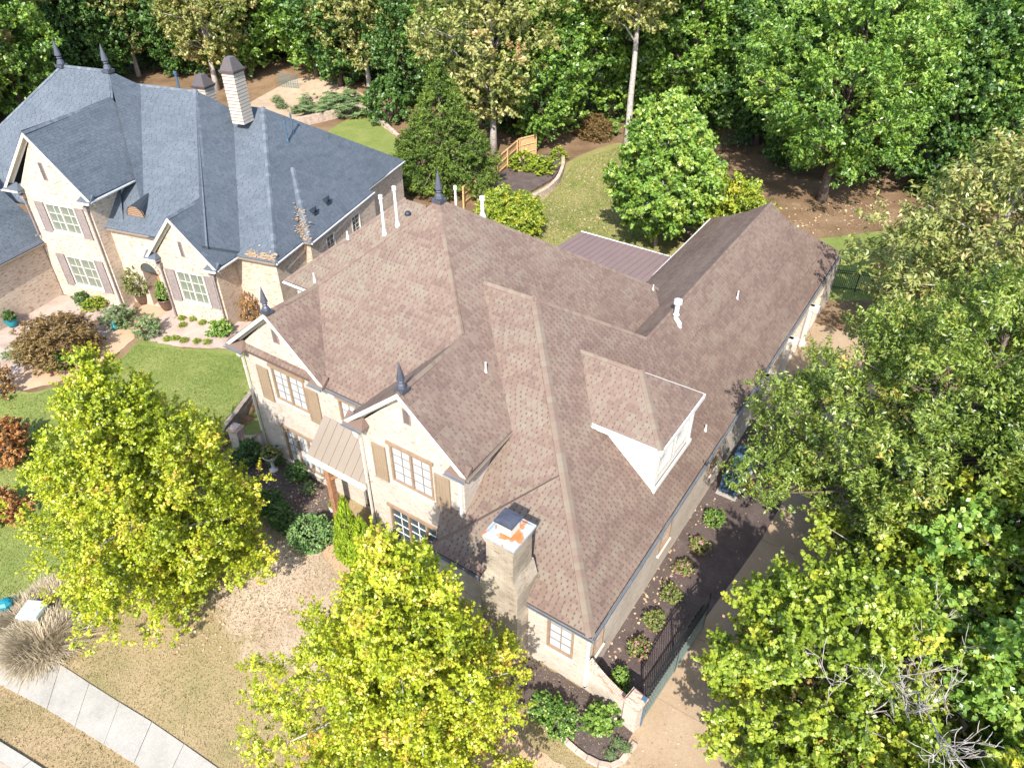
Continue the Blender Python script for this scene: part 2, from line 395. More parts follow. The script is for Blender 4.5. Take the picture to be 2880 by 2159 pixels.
def clip_poly(poly, axis, c, keep_less):
    out = []; k = len(poly)
    for i in range(k):
        a, b = poly[i], poly[(i + 1) % k]
        ia = (a[axis] <= c) == keep_less or a[axis] == c
        ib = (b[axis] <= c) == keep_less or b[axis] == c
        if ia: out.append(a)
        if ia != ib:
            t = (c - a[axis]) / (b[axis] - a[axis]); out.append((a[0] + (b[0] - a[0]) * t, a[1] + (b[1] - a[1]) * t))
    return out
def drape(name, poly, lift, mat, step=0.5, parent=None, kind='structure', thick=0.0):
    bm = bmesh.new()
    f = bm.faces.new([bm.verts.new((p[0], p[1], 0)) for p in poly])
    bmesh.ops.triangulate(bm, faces=[f])
    xs = [p[0] for p in poly]; ys = [p[1] for p in poly]
    for ax, lo, hi in ((0, min(xs), max(xs)), (1, min(ys), max(ys))):
        c = math.floor(lo / step) * step + step
        while c < hi:
            bmesh.ops.bisect_plane(bm, geom=bm.verts[:] + bm.edges[:] + bm.faces[:], plane_co=(c, 0, 0) if ax == 0 else (0, c, 0), plane_no=(1, 0, 0) if ax == 0 else (0, 1, 0), dist=1e-5)
            c += step
    for v in bm.verts: v.co.z = hgt(v.co.x, v.co.y) + lift
    bmesh.ops.recalc_face_normals(bm, faces=bm.faces)
    if sum(fc.normal.z for fc in bm.faces) < 0: bmesh.ops.reverse_faces(bm, faces=bm.faces)
    if thick:
        ed = [e for e in bm.edges if e.is_boundary]
        r = bmesh.ops.extrude_edge_only(bm, edges=ed)
        for g in r['geom']:
            if isinstance(g, bmesh.types.BMVert): g.co.z -= thick
    me = bpy.data.meshes.new(name); bm.to_mesh(me); bm.free(); me.materials.append(mat)
    o = bpy.data.objects.new(name, me); COL.objects.link(o); adopt(o, parent)
    if kind: o['kind'] = kind
    return o
def dpoly(pts, n=8):
    r = random.Random(len(pts)); return [(x + r.gauss(0, .035), y + r.gauss(0, .035)) for x, y in catmull([gp(*p) for p in pts], n)]

# street frontage, measured along the pavement
swU = [gp(0, 1345), gp(120, 1428), gp(230, 1500), gp(345, 1570), gp(465, 1655)]
swL = [gp(0, 1478), gp(100, 1530), gp(200, 1592), gp(300, 1655)]
def ext(a, b, d):
    a, b = np.array(a), np.array(b); u = (b - a) / np.linalg.norm(b - a); return tuple(b + u * d)
swU = [ext(swU[1], swU[0], 9)] + swU + [ext(swU[-2], swU[-1], 6), ext(swU[-2], swU[-1], 14), ext(swU[-2], swU[-1], 24)]
swL = [ext(swL[1], swL[0], 9)] + swL + [ext(swL[-2], swL[-1], 6), ext(swL[-2], swL[-1], 14), ext(swL[-2], swL[-1], 24)]
kb = [gp(0, 1602), gp(50, 1632), gp(95, 1662)]
kb = [ext(kb[2], kb[0], 12)] + [kb[0], kb[1], kb[2]] + [ext(kb[0], kb[2], 8), ext(kb[0], kb[2], 30)]
frontlawn = swU + [(9, 6.0), (9, 12), (-3, 12.2), (-6, 14.5), (-14, 15.6), (-25.3, 15.9), (-26.6, 12.4), (-25.6, 8), (-26.5, 4.5)]
drape('front_lawn', frontlawn, 0.006, M_['front_lawn'])
drape('verge_lawn', list(swL) + list(reversed(kb)), 0.006, M_['lawn_tan'])
drape('street', [(k[0], k[1] - 0.3) for k in kb] + [(30, -40), (-60, -40)], 0.004, M_['asphalt'], step=2.0)
# the pavement, slab by slab
def side(a, b, t): return a[0] + (b[0] - a[0]) * t, a[1] + (b[1] - a[1]) * t
def resample(pts, n):
    P = [np.array(p) for p in pts]; L = [0]
    for a, b in zip(P, P[1:]): L.append(L[-1] + np.linalg.norm(b - a))
    out = []
    for i in range(n + 1):
        d = L[-1] * i / n; j = max(k for k in range(len(L)) if L[k] <= d + 1e-9); j = min(j, len(P) - 2)
        t = (d - L[j]) / (L[j + 1] - L[j]); out.append(tuple(P[j] + (P[j + 1] - P[j]) * t))
    return out
NS = 28
ru, rl = resample(swU, NS), resample(swL, NS)
sw_bed = drape('sidewalk', list(swU) + list(reversed(swL)), 0.010, M_['stone_grey'])
rng = random.Random(3)
for i in range(NS):
    g = 0.006
    a, b, c, d = side(ru[i], ru[i + 1], g), side(ru[i], ru[i + 1], 1 - g), side(rl[i], rl[i + 1], 1 - g), side(rl[i], rl[i + 1], g)
    drape('slab', [a, b, c, d], 0.05 + rng.uniform(-0.006, 0.006), M_['concrete'], step=2.0, parent=sw_bed, kind=None, thick=0.07)
# kerb stones
kin = resample(kb, 26); kroot = drape('kerb', [k for k in kb] + [(k[0], k[1] - 0.45) for k in reversed(kb)], 0.008, M_['stone_grey'])
for i in range(26):
    a, b = side(kin[i], kin[i + 1], 0.008), side(kin[i], kin[i + 1], 0.992)
    drape('kerb_stone', [a, b, (b[0], b[1] - 0.42), (a[0], a[1] - 0.42)], 0.10, M_['concrete'], step=3.0, parent=kroot, kind=None, thick=0.12)
# mulch beds
drape('front_bed', dpoly([(488, 1005), (520, 965), (565, 955), (600, 985), (700, 1045), (735, 1075), (735, 1120), (690, 1170), (640, 1175), (585, 1130), (530, 1080), (490, 1040)]), 0.016, M_['mulch'])
drape('side_bed', [(-5.85, 13.2), (-3.7, 13.1), (-3.45, 16), (-3.2, 18), (-2.9, 21.5), (-2.6, 26), (-2.6, 31), (-5.9, 31)], 0.016, M_['mulch'])
drape('corner_bed', dpoly([(1120, 1420), (1180, 1440), (1260, 1490), (1372, 1572), (1376, 1600), (1335, 1652), (1290, 1645), (1205, 1582), (1150, 1535), (1100, 1500)]), 0.016, M_['mulch'])
drape('entry_path', dpoly([(690, 1180), (735, 1110), (790, 1135), (850, 1240), (940, 1400), (1060, 1530), (1130, 1600), (1240, 1680), (1100, 1720), (980, 1560), (860, 1400), (760, 1270)]), 0.020, M_['path'])
# drive, in slabs with tooled joints
dr = drape('driveway', [(-3.75, 5.2), (6.5, 5.2), (6.5, 20), (4, 24), (3, 33), (1.5, 41), (-4.5, 42), (-5.8, 42), (-5.9, 31), (-2.7, 31), (-2.7, 24), (-3.2, 19), (-3.55, 15.5)], 0.012, M_['stone_grey'])
def tri_slab(p, l=0.034): drape('slab', p, l + rng.uniform(-0.004, 0.004), M_['aggregate'], step=3.0, parent=dr, kind=None, thick=0.03)
yy = [5.2, 8.2, 11.3, 14.2, 17.2, 20.2, 23.2, 26.2, 29.2, 31]
def lx(y): return np.interp(y, [5, 15.5, 19, 24, 31], [-3.75, -3.55, -3.2, -2.7, -2.7])
for a, b in zip(yy, yy[1:]):
    tri_slab([(lx(a) + .02, a + .01), (-0.62, a + .01), (-0.62, b - .01), (lx(b) + .02, b - .01)])
    tri_slab([(-0.6, a + .01), (2.9, a + .01), (2.9, b - .01), (-0.6, b - .01)])
for a, b in ((31, 34), (34, 37), (37, 40), (40, 42)):
    tri_slab([(-5.75, a + .01), (-2.6, a + .01), (-2.6, b - .01), (-5.75, b - .01)]); tri_slab([(-2.58, a + .01), (1.2, a + .01), (1.2, b - .01), (-2.58, b - .01)])
# back garden
drape('back_lawn', dpoly([(1125, 480), (1140, 425), (1205, 385), (1235, 345), (1345, 310), (1360, 390), (1345, 470), (1460, 520), (1560, 540), (1500, 700), (1250, 640), (1080, 560)]), 0.010, M_['lawn_back'], step=1.0)
drape('rear_lawn', dpoly([(1690, 520), (1780, 515), (1900, 500), (2050, 480), (2180, 560), (2170, 690), (1900, 650), (1800, 650), (1740, 610)]), 0.010, M_['lawn_green'], step=1.0)
drape('planting_bed', dpoly([(1052, 415), (1100, 365), (1150, 340), (1205, 342), (1203, 380), (1150, 415), (1100, 440)]), 0.20, M_['mulch'], step=1.0, thick=0.3)
# neighbour's garden
drape('neighbour_lawn', dpoly([(300, 738), (345, 742), (400, 752), (480, 755), (548, 760), (560, 850), (528, 880), (470, 930), (425, 960), (330, 1040), (200, 1200), (90, 1300), (10, 1345), (-160, 1330), (-500, 1250), (-200, 980), (-20, 850), (90, 845), (240, 790)]), 0.010, M_['lawn_green'])
drape('side_lawn', [(-26.0, 12.3), (-28.7, 18.2), (-29.5, 22.5), (-31, 30), (-27.3, 30), (-27.3, 21.5), (-25.0, 20.5), (-25.0, 15.6), (-25.6, 13.5)], 0.009, M_['lawn_green'])
drape('neighbour_rear_lawn', dpoly([(700, 300), (760, 255), (800, 258), (850, 292), (880, 340), (860, 420), (760, 400)]), 0.010, M_['lawn_green'], step=1.0)
drape('neighbour_bed', dpoly([(285, 690), (330, 655), (380, 640), (500, 690), (560, 700), (545, 752), (480, 753), (400, 750), (345, 740), (310, 728)]), 0.018, M_['gravel'])
drape('neighbour_front_bed', dpoly([(-40, 660), (60, 640), (200, 640), (290, 655), (240, 720), (200, 760), (100, 800), (-40, 840)]), 0.016, M_['gravel'])
drape('neighbour_path', dpoly([(335, 640), (372, 655), (345, 690), (285, 735), (240, 770), (110, 830), (-60, 860), (-60, 835), (80, 795), (200, 745), (265, 700)]), 0.022, M_['path'])
drape('garden_slope', dpoly([(530, 230), (640, 170), (760, 190), (800, 225), (690, 258), (620, 265)]), 0.014, M_['lawn_dry'], step=1.0)

# ------------------------------------------------------------------ roofs covered tab by tab
def hash01(*k):
    h = 0x9e3779b9
    for q in k:
        h ^= int(q) & 0xffffffff; h = (h * 0x85ebca6b) & 0xffffffff; h ^= h >> 13; h = (h * 0xc2b2ae35) & 0xffffffff; h ^= h >> 16
    return (h & 0xffffff) / 16777215.0
def vnoise(x, y, seed):
    i, j = math.floor(x), math.floor(y); u, v = x - i, y - j
    u, v = u * u * (3 - 2 * u), v * v * (3 - 2 * v)
    a, b, c, d = hash01(i, j, seed), hash01(i + 1, j, seed), hash01(i, j + 1, seed), hash01(i + 1, j + 1, seed)
    return (a * (1 - u) + b * u) * (1 - v) + (c * (1 - u) + d * u) * v
def clip2(poly, win):                                            # convex window, counter-clockwise
    out = poly
    for i in range(len(win)):
        ax, ay = win[i]; bx, by = win[(i + 1) % len(win)]; ex, ey = bx - ax, by - ay
        inp, out = out, []
        if not inp: return out
        for k in range(len(inp)):
            p, q = inp[k], inp[(k + 1) % len(inp)]
            sp = ex * (p[1] - ay) - ey * (p[0] - ax); sq = ex * (q[1] - ay) - ey * (q[0] - ax)
            if sp >= 0: out.append(p)
            if (sp >= 0) != (sq >= 0):
                t = sp / (sp - sq); out.append((p[0] + (q[0] - p[0]) * t, p[1] + (q[1] - p[1]) * t))
    return out
class Roof:
    def __init__(s, expo, per, gap, th, seed, tonef, slot=0.6):
        s.slot = slot; s.decktone = 0.14
        s.deck = MB(); s.tabs = MB(); s.expo, s.per, s.gap, s.th, s.seed, s.tonef = expo, per, gap, th, seed, tonef; s.cand = []
    def plane(s, pts, cover=True, thick=0.14, near=False, dt=None):
        P = [np.array(p, float) for p in pts]
        n = np.zeros(3)
        for i in range(len(P)): n += np.cross(P[i] - P[0], P[(i + 1) % len(P)] - P[0])
        if n[2] < 0: P.reverse(); n = -n
        n /= np.linalg.norm(n); cc = sum(P) / len(P)
        P = [np.array([q[0], q[1], cc[2] - (n[0] * (q[0] - cc[0]) + n[1] * (q[1] - cc[1])) / n[2]]) for q in P]     # true up the plane
        s.deck.prism([tuple(p) for p in P], (0, 0, -thick), tone=s.decktone if dt is None else dt)
        if not cover: return n
        up = np.array([0, 0, 1.0]); sl = up - n * n[2]; sl /= np.linalg.norm(sl); e = np.cross(sl, n); o = P[0]
        c0 = o - e * (o @ e) - sl * (o @ sl)                      # plane point with a=b=0
        win = [(p @ e, p @ sl) for p in P]
        ar = sum(win[i][0] * win[(i + 1) % len(win)][1] - win[(i + 1) % len(win)][0] * win[i][1] for i in range(len(win)))
        if ar < 0: win.reverse()
        a0, a1 = min(w[0] for w in win), max(w[0] for w in win); b0, b1 = min(w[1] for w in win), max(w[1] for w in win)
        W = lambda a, b, h: tuple(c0 + e * a + sl * b + n * h)
        k = math.floor(b0 / s.expo)
        key = int(abs(n[0]) * 1000) + s.seed
        while k * s.expo < b1:
            yb = k * s.expo; off = hash01(k, key) * s.per
            i = math.floor((a0 - off) / s.per)
            while i * s.per + off < a1:
                j = (hash01(i, k, key) - 0.5) * 0.3 * s.per
                hq = hash01(k, i, key + 5); w = 0.006 if hq < 0.22 else s.gap * (0.35 + 0.9 * hq)
                xa = i * s.per + off + j * 0.3; xb = (i + 1) * s.per + off + j * 0.3; i += 1; ym = yb + s.expo * s.slot; yt = yb + s.expo * 1.1
                tone = s.tonef(xa, yb, key, hash01(i * 7, k, key + 9))
                hh = lambda b, yb=yb: s.th * (1 - 0.72 * min(1, (b - yb) / s.expo))
                lo = clip2([(xa + w / 2, yb), (xb - w / 2, yb), (xb - w / 2, ym), (xa + w / 2, ym)], win); hi = clip2([(xa, ym), (xb, ym), (xb, yt), (xa, yt)], win)
                ar2 = lambda r: abs(sum(r[m][0] * r[(m + 1) % len(r)][1] - r[(m + 1) % len(r)][0] * r[m][1] for m in range(len(r)))) / 2 if len(r) > 2 else 0
                A1, A2 = ar2(lo), ar2(hi)
                if near and A1 + A2 > 0.999 * ((xb - xa - w) * (ym - yb) + (xb - xa) * (yt - ym)): s.cand.append((W(xa, yb, 0), e, sl, n, xb - xa, tone)); continue
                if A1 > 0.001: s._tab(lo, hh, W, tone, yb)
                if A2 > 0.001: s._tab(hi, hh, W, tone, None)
            k += 1
        return n
    def _tab(s, r, hh, W, tone, yb):
        m = s.tabs; n0 = len(m.v); k = len(r)
        m.v += [W(a, b, hh(b)) for a, b in r]
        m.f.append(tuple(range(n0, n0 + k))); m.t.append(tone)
        if yb is None: return                                     # the head of the tab lies under the next course
        m.v += [W(a, b, 0) for a, b in r]
        for i in range(k):
            j = (i + 1) % k
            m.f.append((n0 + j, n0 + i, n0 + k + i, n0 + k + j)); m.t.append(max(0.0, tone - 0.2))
    def finish(s, house, mat, limit=280):
        roof = s.deck.build('roof', mat, house)
        if s.cand:
            s.cand.sort(key=lambda c: sum((c[0][i] - CAM[i]) ** 2 for i in range(3)))
            var = []
            for q in range(9):
                m = MB(); th, L = s.th, s.expo * 1.1; t = (q + 0.5) / 9; g = s.gap / s.per / 2; y1 = s.expo * s.slot; z1, z2 = th * (1 - .72 * s.slot), th * .28
                m.face([(g, 0, th), (1 - g, 0, th), (1 - g, y1, z1), (g, y1, z1)], t); m.face([(0, y1, z1), (1, y1, z1), (1, L, z2), (0, L, z2)], t); m.face([(g, 0, 0), (1 - g, 0, 0), (1 - g, 0, th), (g, 0, th)], max(0, t - .2))
                m.face([(1 - g, 0, 0), (1 - g, y1, 0), (1 - g, y1, z1), (1 - g, 0, th)], max(0, t - .2)); m.face([(g, y1, 0), (g, 0, 0), (g, 0, th), (g, y1, z1)], max(0, t - .2)); m.face([(0, y1, 0), (1, y1, 0), (1, y1, z1), (0, y1, z1)], max(0, t - .2))
                var.append(m.mesh('shingle', mat))
            for p, e, sl, n, w, t in s.cand[:limit]:
                mw = Matrix([[e[0] * w, sl[0], n[0], p[0]], [e[1] * w, sl[1], n[1], p[1]], [e[2] * w, sl[2], n[2], p[2]], [0, 0, 0, 1]])
                link('shingle', var[max(0, min(8, int(t * 9)))], roof, mw)
            for p, e, sl, n, w, t in s.cand[limit:]:
                c0 = np.array(p); WW = lambda a, b, h, c0=c0, e=e, sl=sl, n=n: tuple(c0 + e * a + sl * b + n * h); hh = lambda b: s.th * (1 - 0.72 * min(1, b / s.expo)); g = s.gap / 2; y1 = s.expo * s.slot
                s._tab([(g, 0), (w - g, 0), (w - g, y1), (g, y1)], hh, WW, t, 0); s._tab([(0, y1), (w, y1), (w, s.expo * 1.1), (0, s.expo * 1.1)], hh, WW, t, None)
        tb = s.tabs.build('shingle_courses', mat, roof, fixn=False); tb['kind'] = 'stuff'
        return roof
def caps(roof, mat, p0, p1, dirs, w=0.15, seg=0.2, tones=(0.35, 0.7), seed=0, h=0.02):
    """bent cap shingles lapped along a hip or ridge; dirs = two downhill unit directions either side"""
    p0, p1 = Vector(p0), Vector(p1); t = (p1 - p0); L = t.length; t.normalize()
    d = [(Vector(x) - t * Vector(x).dot(t)).normalized() for x in dirs]
    up = -(d[0] + d[1]); up = up.normalized() if up.length > 1e-3 else Vector((0, 0, 1))
    if up.z < 0: up = -up
    var = []
    for q in range(3):
        m = MB(); ln = seg * 1.5; tn = tones[0] + (tones[1] - tones[0]) * q / 2
        a0, a1 = up * (h + 0.018), up * (h + 0.004)
        for dd_ in d:
            A, B = a0, t * ln + a1; Cc, D = t * ln + a1 + dd_ * w - up * 0.004, a0 + dd_ * w - up * 0.004
            m.face([A, B, Cc, D], tn); m.face([D, Cc, Cc - up * 0.03, D - up * 0.03], tn * .7); m.face([A, D, D - up * 0.03, A - up * 0.03], tn * .7)
        var.append(m.mesh('ridge_cap', mat))
    n = max(1, int(L / seg)); r = random.Random(seed + int(L * 100))
    for i in range(n):
        o = link('ridge_cap', r.choice(var), roof, Matrix.Translation(p0 + t * (L * i / n)))
def downhill(n):
    n = np.array(n); s = -(np.array([0, 0, 1.0]) - n * n[2]); return Vector(s / np.linalg.norm(s))
# ------------------------------------------------------------------ walls and windows
def wall(mb, o, d, inward, prof, holes=(), depth=0.12, thick=0.25):
    """a wall skin on the vertical plane through o along d; prof = convex outline in (a, z); holes = (a0, a1, z0, z1) with real reveals"""
    d = Vector((d[0], d[1], 0)); inn = Vector((inward[0], inward[1], 0)); o = Vector((o[0], o[1], 0))
    P = lambda a, z, k=0.0: tuple(o + d * a + inn * k + Vector((0, 0, z)))
    ar = sum(prof[i][0] * prof[(i + 1) % len(prof)][1] - prof[(i + 1) % len(prof)][0] * prof[i][1] for i in range(len(prof)))
    win = prof if ar > 0 else list(reversed(prof))
    ca = sorted({min(p[0] for p in prof), max(p[0] for p in prof)} | {h[0] for h in holes} | {h[1] for h in holes})
    cz = sorted({min(p[1] for p in prof), max(p[1] for p in prof)} | {h[2] for h in holes} | {h[3] for h in holes})
    for a0, a1 in zip(ca, ca[1:]):
        for z0, z1 in zip(cz, cz[1:]):
            am, zm = (a0 + a1) / 2, (z0 + z1) / 2
            if any(h[0] < am < h[1] and h[2] < zm < h[3] for h in holes): continue
            r = clip2([(a0, z0), (a1, z0), (a1, z1), (a0, z1)], win)
            if len(r) >= 3: mb.face([P(a, z) for a, z in r])
    for a0, a1, z0, z1 in holes:
        for p, q in (((a0, z0), (a1, z0)), ((a1, z0), (a1, z1)), ((a1, z1), (a0, z1)), ((a0, z1), (a0, z0))):
            mb.face([P(*p), P(*q), P(*q, depth), P(*p, depth)])
        mb.face([P(a0, z0, depth), P(a1, z0, depth), P(a1, z1, depth), P(a0, z1, depth)])
class Frame:                                                     # a wall-face frame: a along the wall, k out of it, z up
    def __init__(s, o, d, out): s.o, s.d, s.n = Vector((o[0], o[1], 0)), Vector((d[0], d[1], 0)), Vector((out[0], out[1], 0)); s.rz = math.atan2(d[1], d[0])
    def p(s, a, z, k=0.0): return s.o + s.d * a + s.n * k + Vector((0, 0, z))
    def bar(s, mb, a0, a1, z0, z1, k0, k1, tone=0.5):
        mb.box(s.p((a0 + a1) / 2, (z0 + z1) / 2, (k0 + k1) / 2), (abs(a1 - a0), abs(k1 - k0), abs(z1 - z0)), s.rz, tone=tone)
def window(house, F, a0, a1, z0, z1, units=2, cols=2, rows=4, frame='tan_wood', bars='bars', glass='glass_light', head=True, sill=True, inset=0.10, fw=0.09, label=None):
    m = MB(); k0, k1 = -inset, 0.03
    F.bar(m, a0, a0 + fw, z0, z1, k0, k1); F.bar(m, a1 - fw, a1, z0, z1, k0, k1)
    F.bar(m, a0 + fw, a1 - fw, z1 - fw, z1, k0, k1 - .002); F.bar(m, a0 + fw, a1 - fw, z0, z0 + fw * 0.8, k0, k1 - .002)
    cw = (a1 - a0 - 2 * fw - (units - 1) * fw) / units
    for u in range(1, units):
        x = a0 + fw + u * cw + (u - 1) * fw
        F.bar(m, x, x + fw, z0 + fw * .8, z1 - fw, k0, k1 - .004)
    w = m.build('window', M_[frame], house)
    if label: w['label'] = label
    if head:
        m = MB(); F.bar(m, a0 - 0.10, a1 + 0.10, z1, z1 + 0.13, 0.0, 0.085); m.build('lintel', M_[frame], w)
    if sill:
        m = MB(); F.bar(m, a0 - 0.06, a1 + 0.06, z0 - 0.09, z0, 0.0, 0.10); m.build('sill', M_['cream_trim' if frame == 'tan_wood' else frame], w)
    mm = MB(); pb = 0.036
    for u in range(units):
        x0 = a0 + fw + u * (cw + fw); x1 = x0 + cw; y0, y1 = z0 + fw * .8, z1 - fw
        pw, ph = (x1 - x0) / cols, (y1 - y0) / rows
        for c in range(1, cols): F.bar(mm, x0 + c * pw - pb / 2, x0 + c * pw + pb / 2, y0, y1, -inset + .02, -inset + .055)
        for r in range(1, rows): F.bar(mm, x0, x1, y0 + r * ph - pb / 2, y0 + r * ph + pb / 2, -inset + .022, -inset + .053)
        me_ = None
        for c in range(cols):
            for r in range(rows):
                if me_ is None:
                    g = MB(); g.box((0, 0, 0), (pw - .004, .012, ph - .004), F.rz); me_ = g.mesh('pane', M_[glass])
                link('pane', me_, w, Matrix.Translation(F.p(x0 + (c + .5) * pw, y0 + (r + .5) * ph, -inset + .025)))
    mm.build('glazing_bars', M_[bars], w)
    return w
def shutter(house, F, a0, a1, z0, z1, mat, k=0.03):
    m = MB(); t = 0.05; n = 4
    F.bar(m, a0, a0 + .07, z0, z1, k, k + t); F.bar(m, a1 - .07, a1, z0, z1, k, k + t)
    for z in (z0, z0 + (z1 - z0) * .36, z1 - .09): F.bar(m, a0 + .07, a1 - .07, z, z + .09, k, k + t - .003)
    s = m.build('shutter', M_[mat], house)
    w = (a1 - a0 - .14) / n
    b = MB()
    for i in range(n): F.bar(b, a0 + .07 + i * w + .004, a0 + .07 + (i + 1) * w - .004, z0 + .05, z1 - .05, k + .002, k + t - .018)
    b.build('boards', M_[mat], s)
    return s
def louvre(house, F, a0, a1, z0, z1, mat='tan_wood', n=8):
    m = MB()
    F.bar(m, a0, a0 + .04, z0, z1, -.02, .035); F.bar(m, a1 - .04, a1, z0, z1, -.02, .035); F.bar(m, a0 + .04, a1 - .04, z0, z0 + .04, -.02, .033); F.bar(m, a0 + .04, a1 - .04, z1 - .04, z1, -.02, .033)
    v = m.build('gable_vent', M_[mat], house)
    b = MB(); h = (z1 - z0 - .08) / n
    b.box(F.p((a0 + a1) / 2, (z0 + z1) / 2, .003), (a1 - a0 - .08, .004, z1 - z0 - .08), F.rz)
    for i in range(n): b.box(F.p((a0 + a1) / 2, z0 + .04 + (i + .5) * h, .016), (a1 - a0 - .085, .012, h * .85), F.rz, rx=-.55)
    b.build('slats', M_['cap_brown'], v)
def finial(house, p, hgt_=1.15, mat='lead', name='finial'):
    m = MB(); k = hgt_
    m.box((p[0], p[1], p[2] + .02 * k), (.34 * k, .34 * k, .10 * k)); m.lathe([(.13 * k, .04 * k), (.15 * k, .10 * k), (.12 * k, .20 * k), (.07 * k, .26 * k), (.10 * k, .31 * k), (.06 * k, .36 * k), (.13 * k, .40 * k), (.10 * k, .55 * k), (.045 * k, .82 * k), (.006, k)], p, 10)
    return m.build(name, M_[mat], house)
def pipe(house, p, h, r=0.06, cap=True, mat='pvc', lean=None):
    r *= .8; m = MB(); m.lathe([(r * 1.9, -.10), (r * 1.9, .0), (r * 1.25, .14), (r * 1.02, .15), (r, h)], p, 10)
    if cap: m.lathe([(r * 1.25, h - .02), (r * 1.55, h), (r * 1.55, h + .05), (r * 1.1, h + .06), (r * 1.5, h + .09), (r * 1.5, h + .15), (r * .7, h + .18)], p, 12)
    return m.build('vent_pipe', M_[mat], house, smooth=False)
def gutter(house, a, b, mat, r=0.07, name='gutter', drop=0.05):
    a, b = Vector(a), Vector(b); d = (b - a).normalized(); s = d.cross(Vector((0, 0, 1))).normalized(); m = MB()
    prof = [(-.045, .02), (-.05, -.06), (-.02, -.08), (.03, -.08), (.05, -.05), (.06, .02), (.048, .02), (.04, -.04), (.025, -.06), (-.02, -.06), (-.036, .02)]
    n = len(prof); P = [[q + s * x + Vector((0, 0, z)) for x, z in prof] for q in (a, b)]
    for i in range(n):
        j = (i + 1) % n; m.face([P[0][i], P[0][j], P[1][j], P[1][i]])
    m.face(P[0]); m.face(list(reversed(P[1])))
    return m.build(name, M_[mat], house)
def downspout(house, p, z1, z0, mat, out=(0, -1), w=0.085, boxhead=False):
    m = MB(); m.box((p[0], p[1], (z0 + z1) / 2), (w, w, z1 - z0))
    m.box((p[0] + out[0] * .10, p[1] + out[1] * .10, z0 + .05), (w + abs(out[0]) * .2, w + abs(out[1]) * .2, w))
    for t in (.25, .6, .9): m.box((p[0], p[1], z0 + (z1 - z0) * t), (w + .03, w + .03, .03))
    if boxhead:
        m.box((p[0], p[1], z1 + .12), (.26, .22, .2)); m.box((p[0], p[1], z1 - .03), (.17, .15, .12)); m.box((p[0], p[1], z1 + .23), (.30, .26, .04))
    return m.build('downspout', M_[mat], house)
# ------------------------------------------------------------------ the brown-roofed brick house
house = empty('brick_house', (-15.0, 22.0, 0.0))
WORLD_PARENTS.add(house.name)
tag(house, 'large cream painted brick house with brown shingle roof, in the middle of the picture', 'house')
def tone_brown(a, b, key, r):
    p = vnoise(a * 0.8, b * 2.2, key) * 0.6 + vnoise(a * 0.23, b * 0.35, key + 3) * 0.4
    v = 0.42 + (p - 0.5) * 0.62 + (r - 0.5) * 0.42
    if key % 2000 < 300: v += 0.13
    return max(0.2, min(0.97, v))
RB = Roof(0.165, 0.235, 0.062, 0.012, 11, tone_brown)
A = (-18.25, 21.9, 12.09)
nPF = RB.plane([(-25.0, 15.3, 6.18), (-11.6, 15.3, 6.18), A])
nPR = RB.plane([(-11.47, 15.55, 6.41), (-11.47, 29.8, 6.41), A])
RB.plane([(-11.47, 17.5, 6.41), (-10.3, 17.5, 5.43), (-10.3, 28.4, 5.43), (-11.47, 29.6, 6.41)])
RB.plane([(-11.47, 29.8, 6.41), (-25.0, 29.8, 6.2), A], False)
nPL = RB.plane([(-25.0, 29.8, 6.2), (-25.0, 15.3, 6.18), A], False)
# front gables
g1a, g1b = (-22.12, 15.18, 8.77), (-22.1, 18.15, 8.74)
n1r = RB.plane([(-19.35, 15.18, 6.30), (-19.35, 19.0, 6.30), g1b, g1a])
n1l = RB.plane([(-25.2, 18.6, 6.30), (-25.2, 15.18, 6.30), g1a, g1b])
g2a, g2b = (-14.15, 14.08, 8.88), (-14.42, 18.3, 8.86)
n2r = RB.plane([(-11.33, 14.08, 6.42), (-11.47, 18.6, 6.42), g2b, g2a])
n2l = RB.plane([(-17.1, 18.6, 6.42), (-17.05, 14.08, 6.42), g2a, g2b])
# lower ranges on the right
N0, N1 = (-15.3, 20.85, 9.70), (-12.9, 20.85, 9.70)
nP1 = RB.plane([(-12.4, 13.45, 3.28), (-5.62, 13.45, 3.28), N1, N0, (-13.2, 15.3, 4.9)])
nR = RB.plane([(-5.62, 12.98, 3.28), (-5.70, 24.8, 3.28), (-9.72, 24.8, 6.88), N1], near=True)
WR = (-8.95, 16.35, 5.97); WR2 = (-8.95, 17.1, 5.97)
nFr = RB.plane([(-12.28, 12.98, 3.28), (-5.62, 12.98, 3.28), WR], near=True)
nWL = RB.plane([(-12.28, 17.1, 3.28), (-12.28, 12.98, 3.28), WR, WR2], False, dt=.5)
re_ = [(-5.88, 45.45, 3.28), (-6.6, 44.3, 4.14), (-7.64, 43.04, 5.06), (-8.53, 42.1, 5.84), (-9.85, 41.7, 6.98)]; le_ = [(-14.45, 46.0, 3.3), (-13.3, 44.6, 4.14), (-12.2, 43.35, 5.06), (-11.2, 42.35, 5.84)]
for q in range(3): RB.plane([re_[q], re_[q + 1], le_[q + 1], le_[q]])
ra_ = [(-5.70, 24.8, 3.28), (-6.66, 24.8, 4.14), (-7.69, 24.8, 5.06), (-8.56, 24.8, 5.84), (-9.72, 24.8, 6.88)]; la_ = [(-14.1, 23.6, 3.3), (-13.07, 23.6, 4.14), (-11.95, 23.6, 5.06), (-10.99, 23.6, 5.84), (-9.72, 23.6, 6.88)]; le_.append(re_[4])
for q in range(4):
    RB.plane([ra_[q], re_[q], re_[q + 1], ra_[q + 1]]); nRL = RB.plane([le_[q], la_[q], la_[q + 1], le_[q + 1]])
RB.plane([re_[3], re_[4], le_[3]])
nNB = RB.plane([N1, (-9.72, 24.8, 6.88), (-16.0, 24.8, 6.88), N0], False)
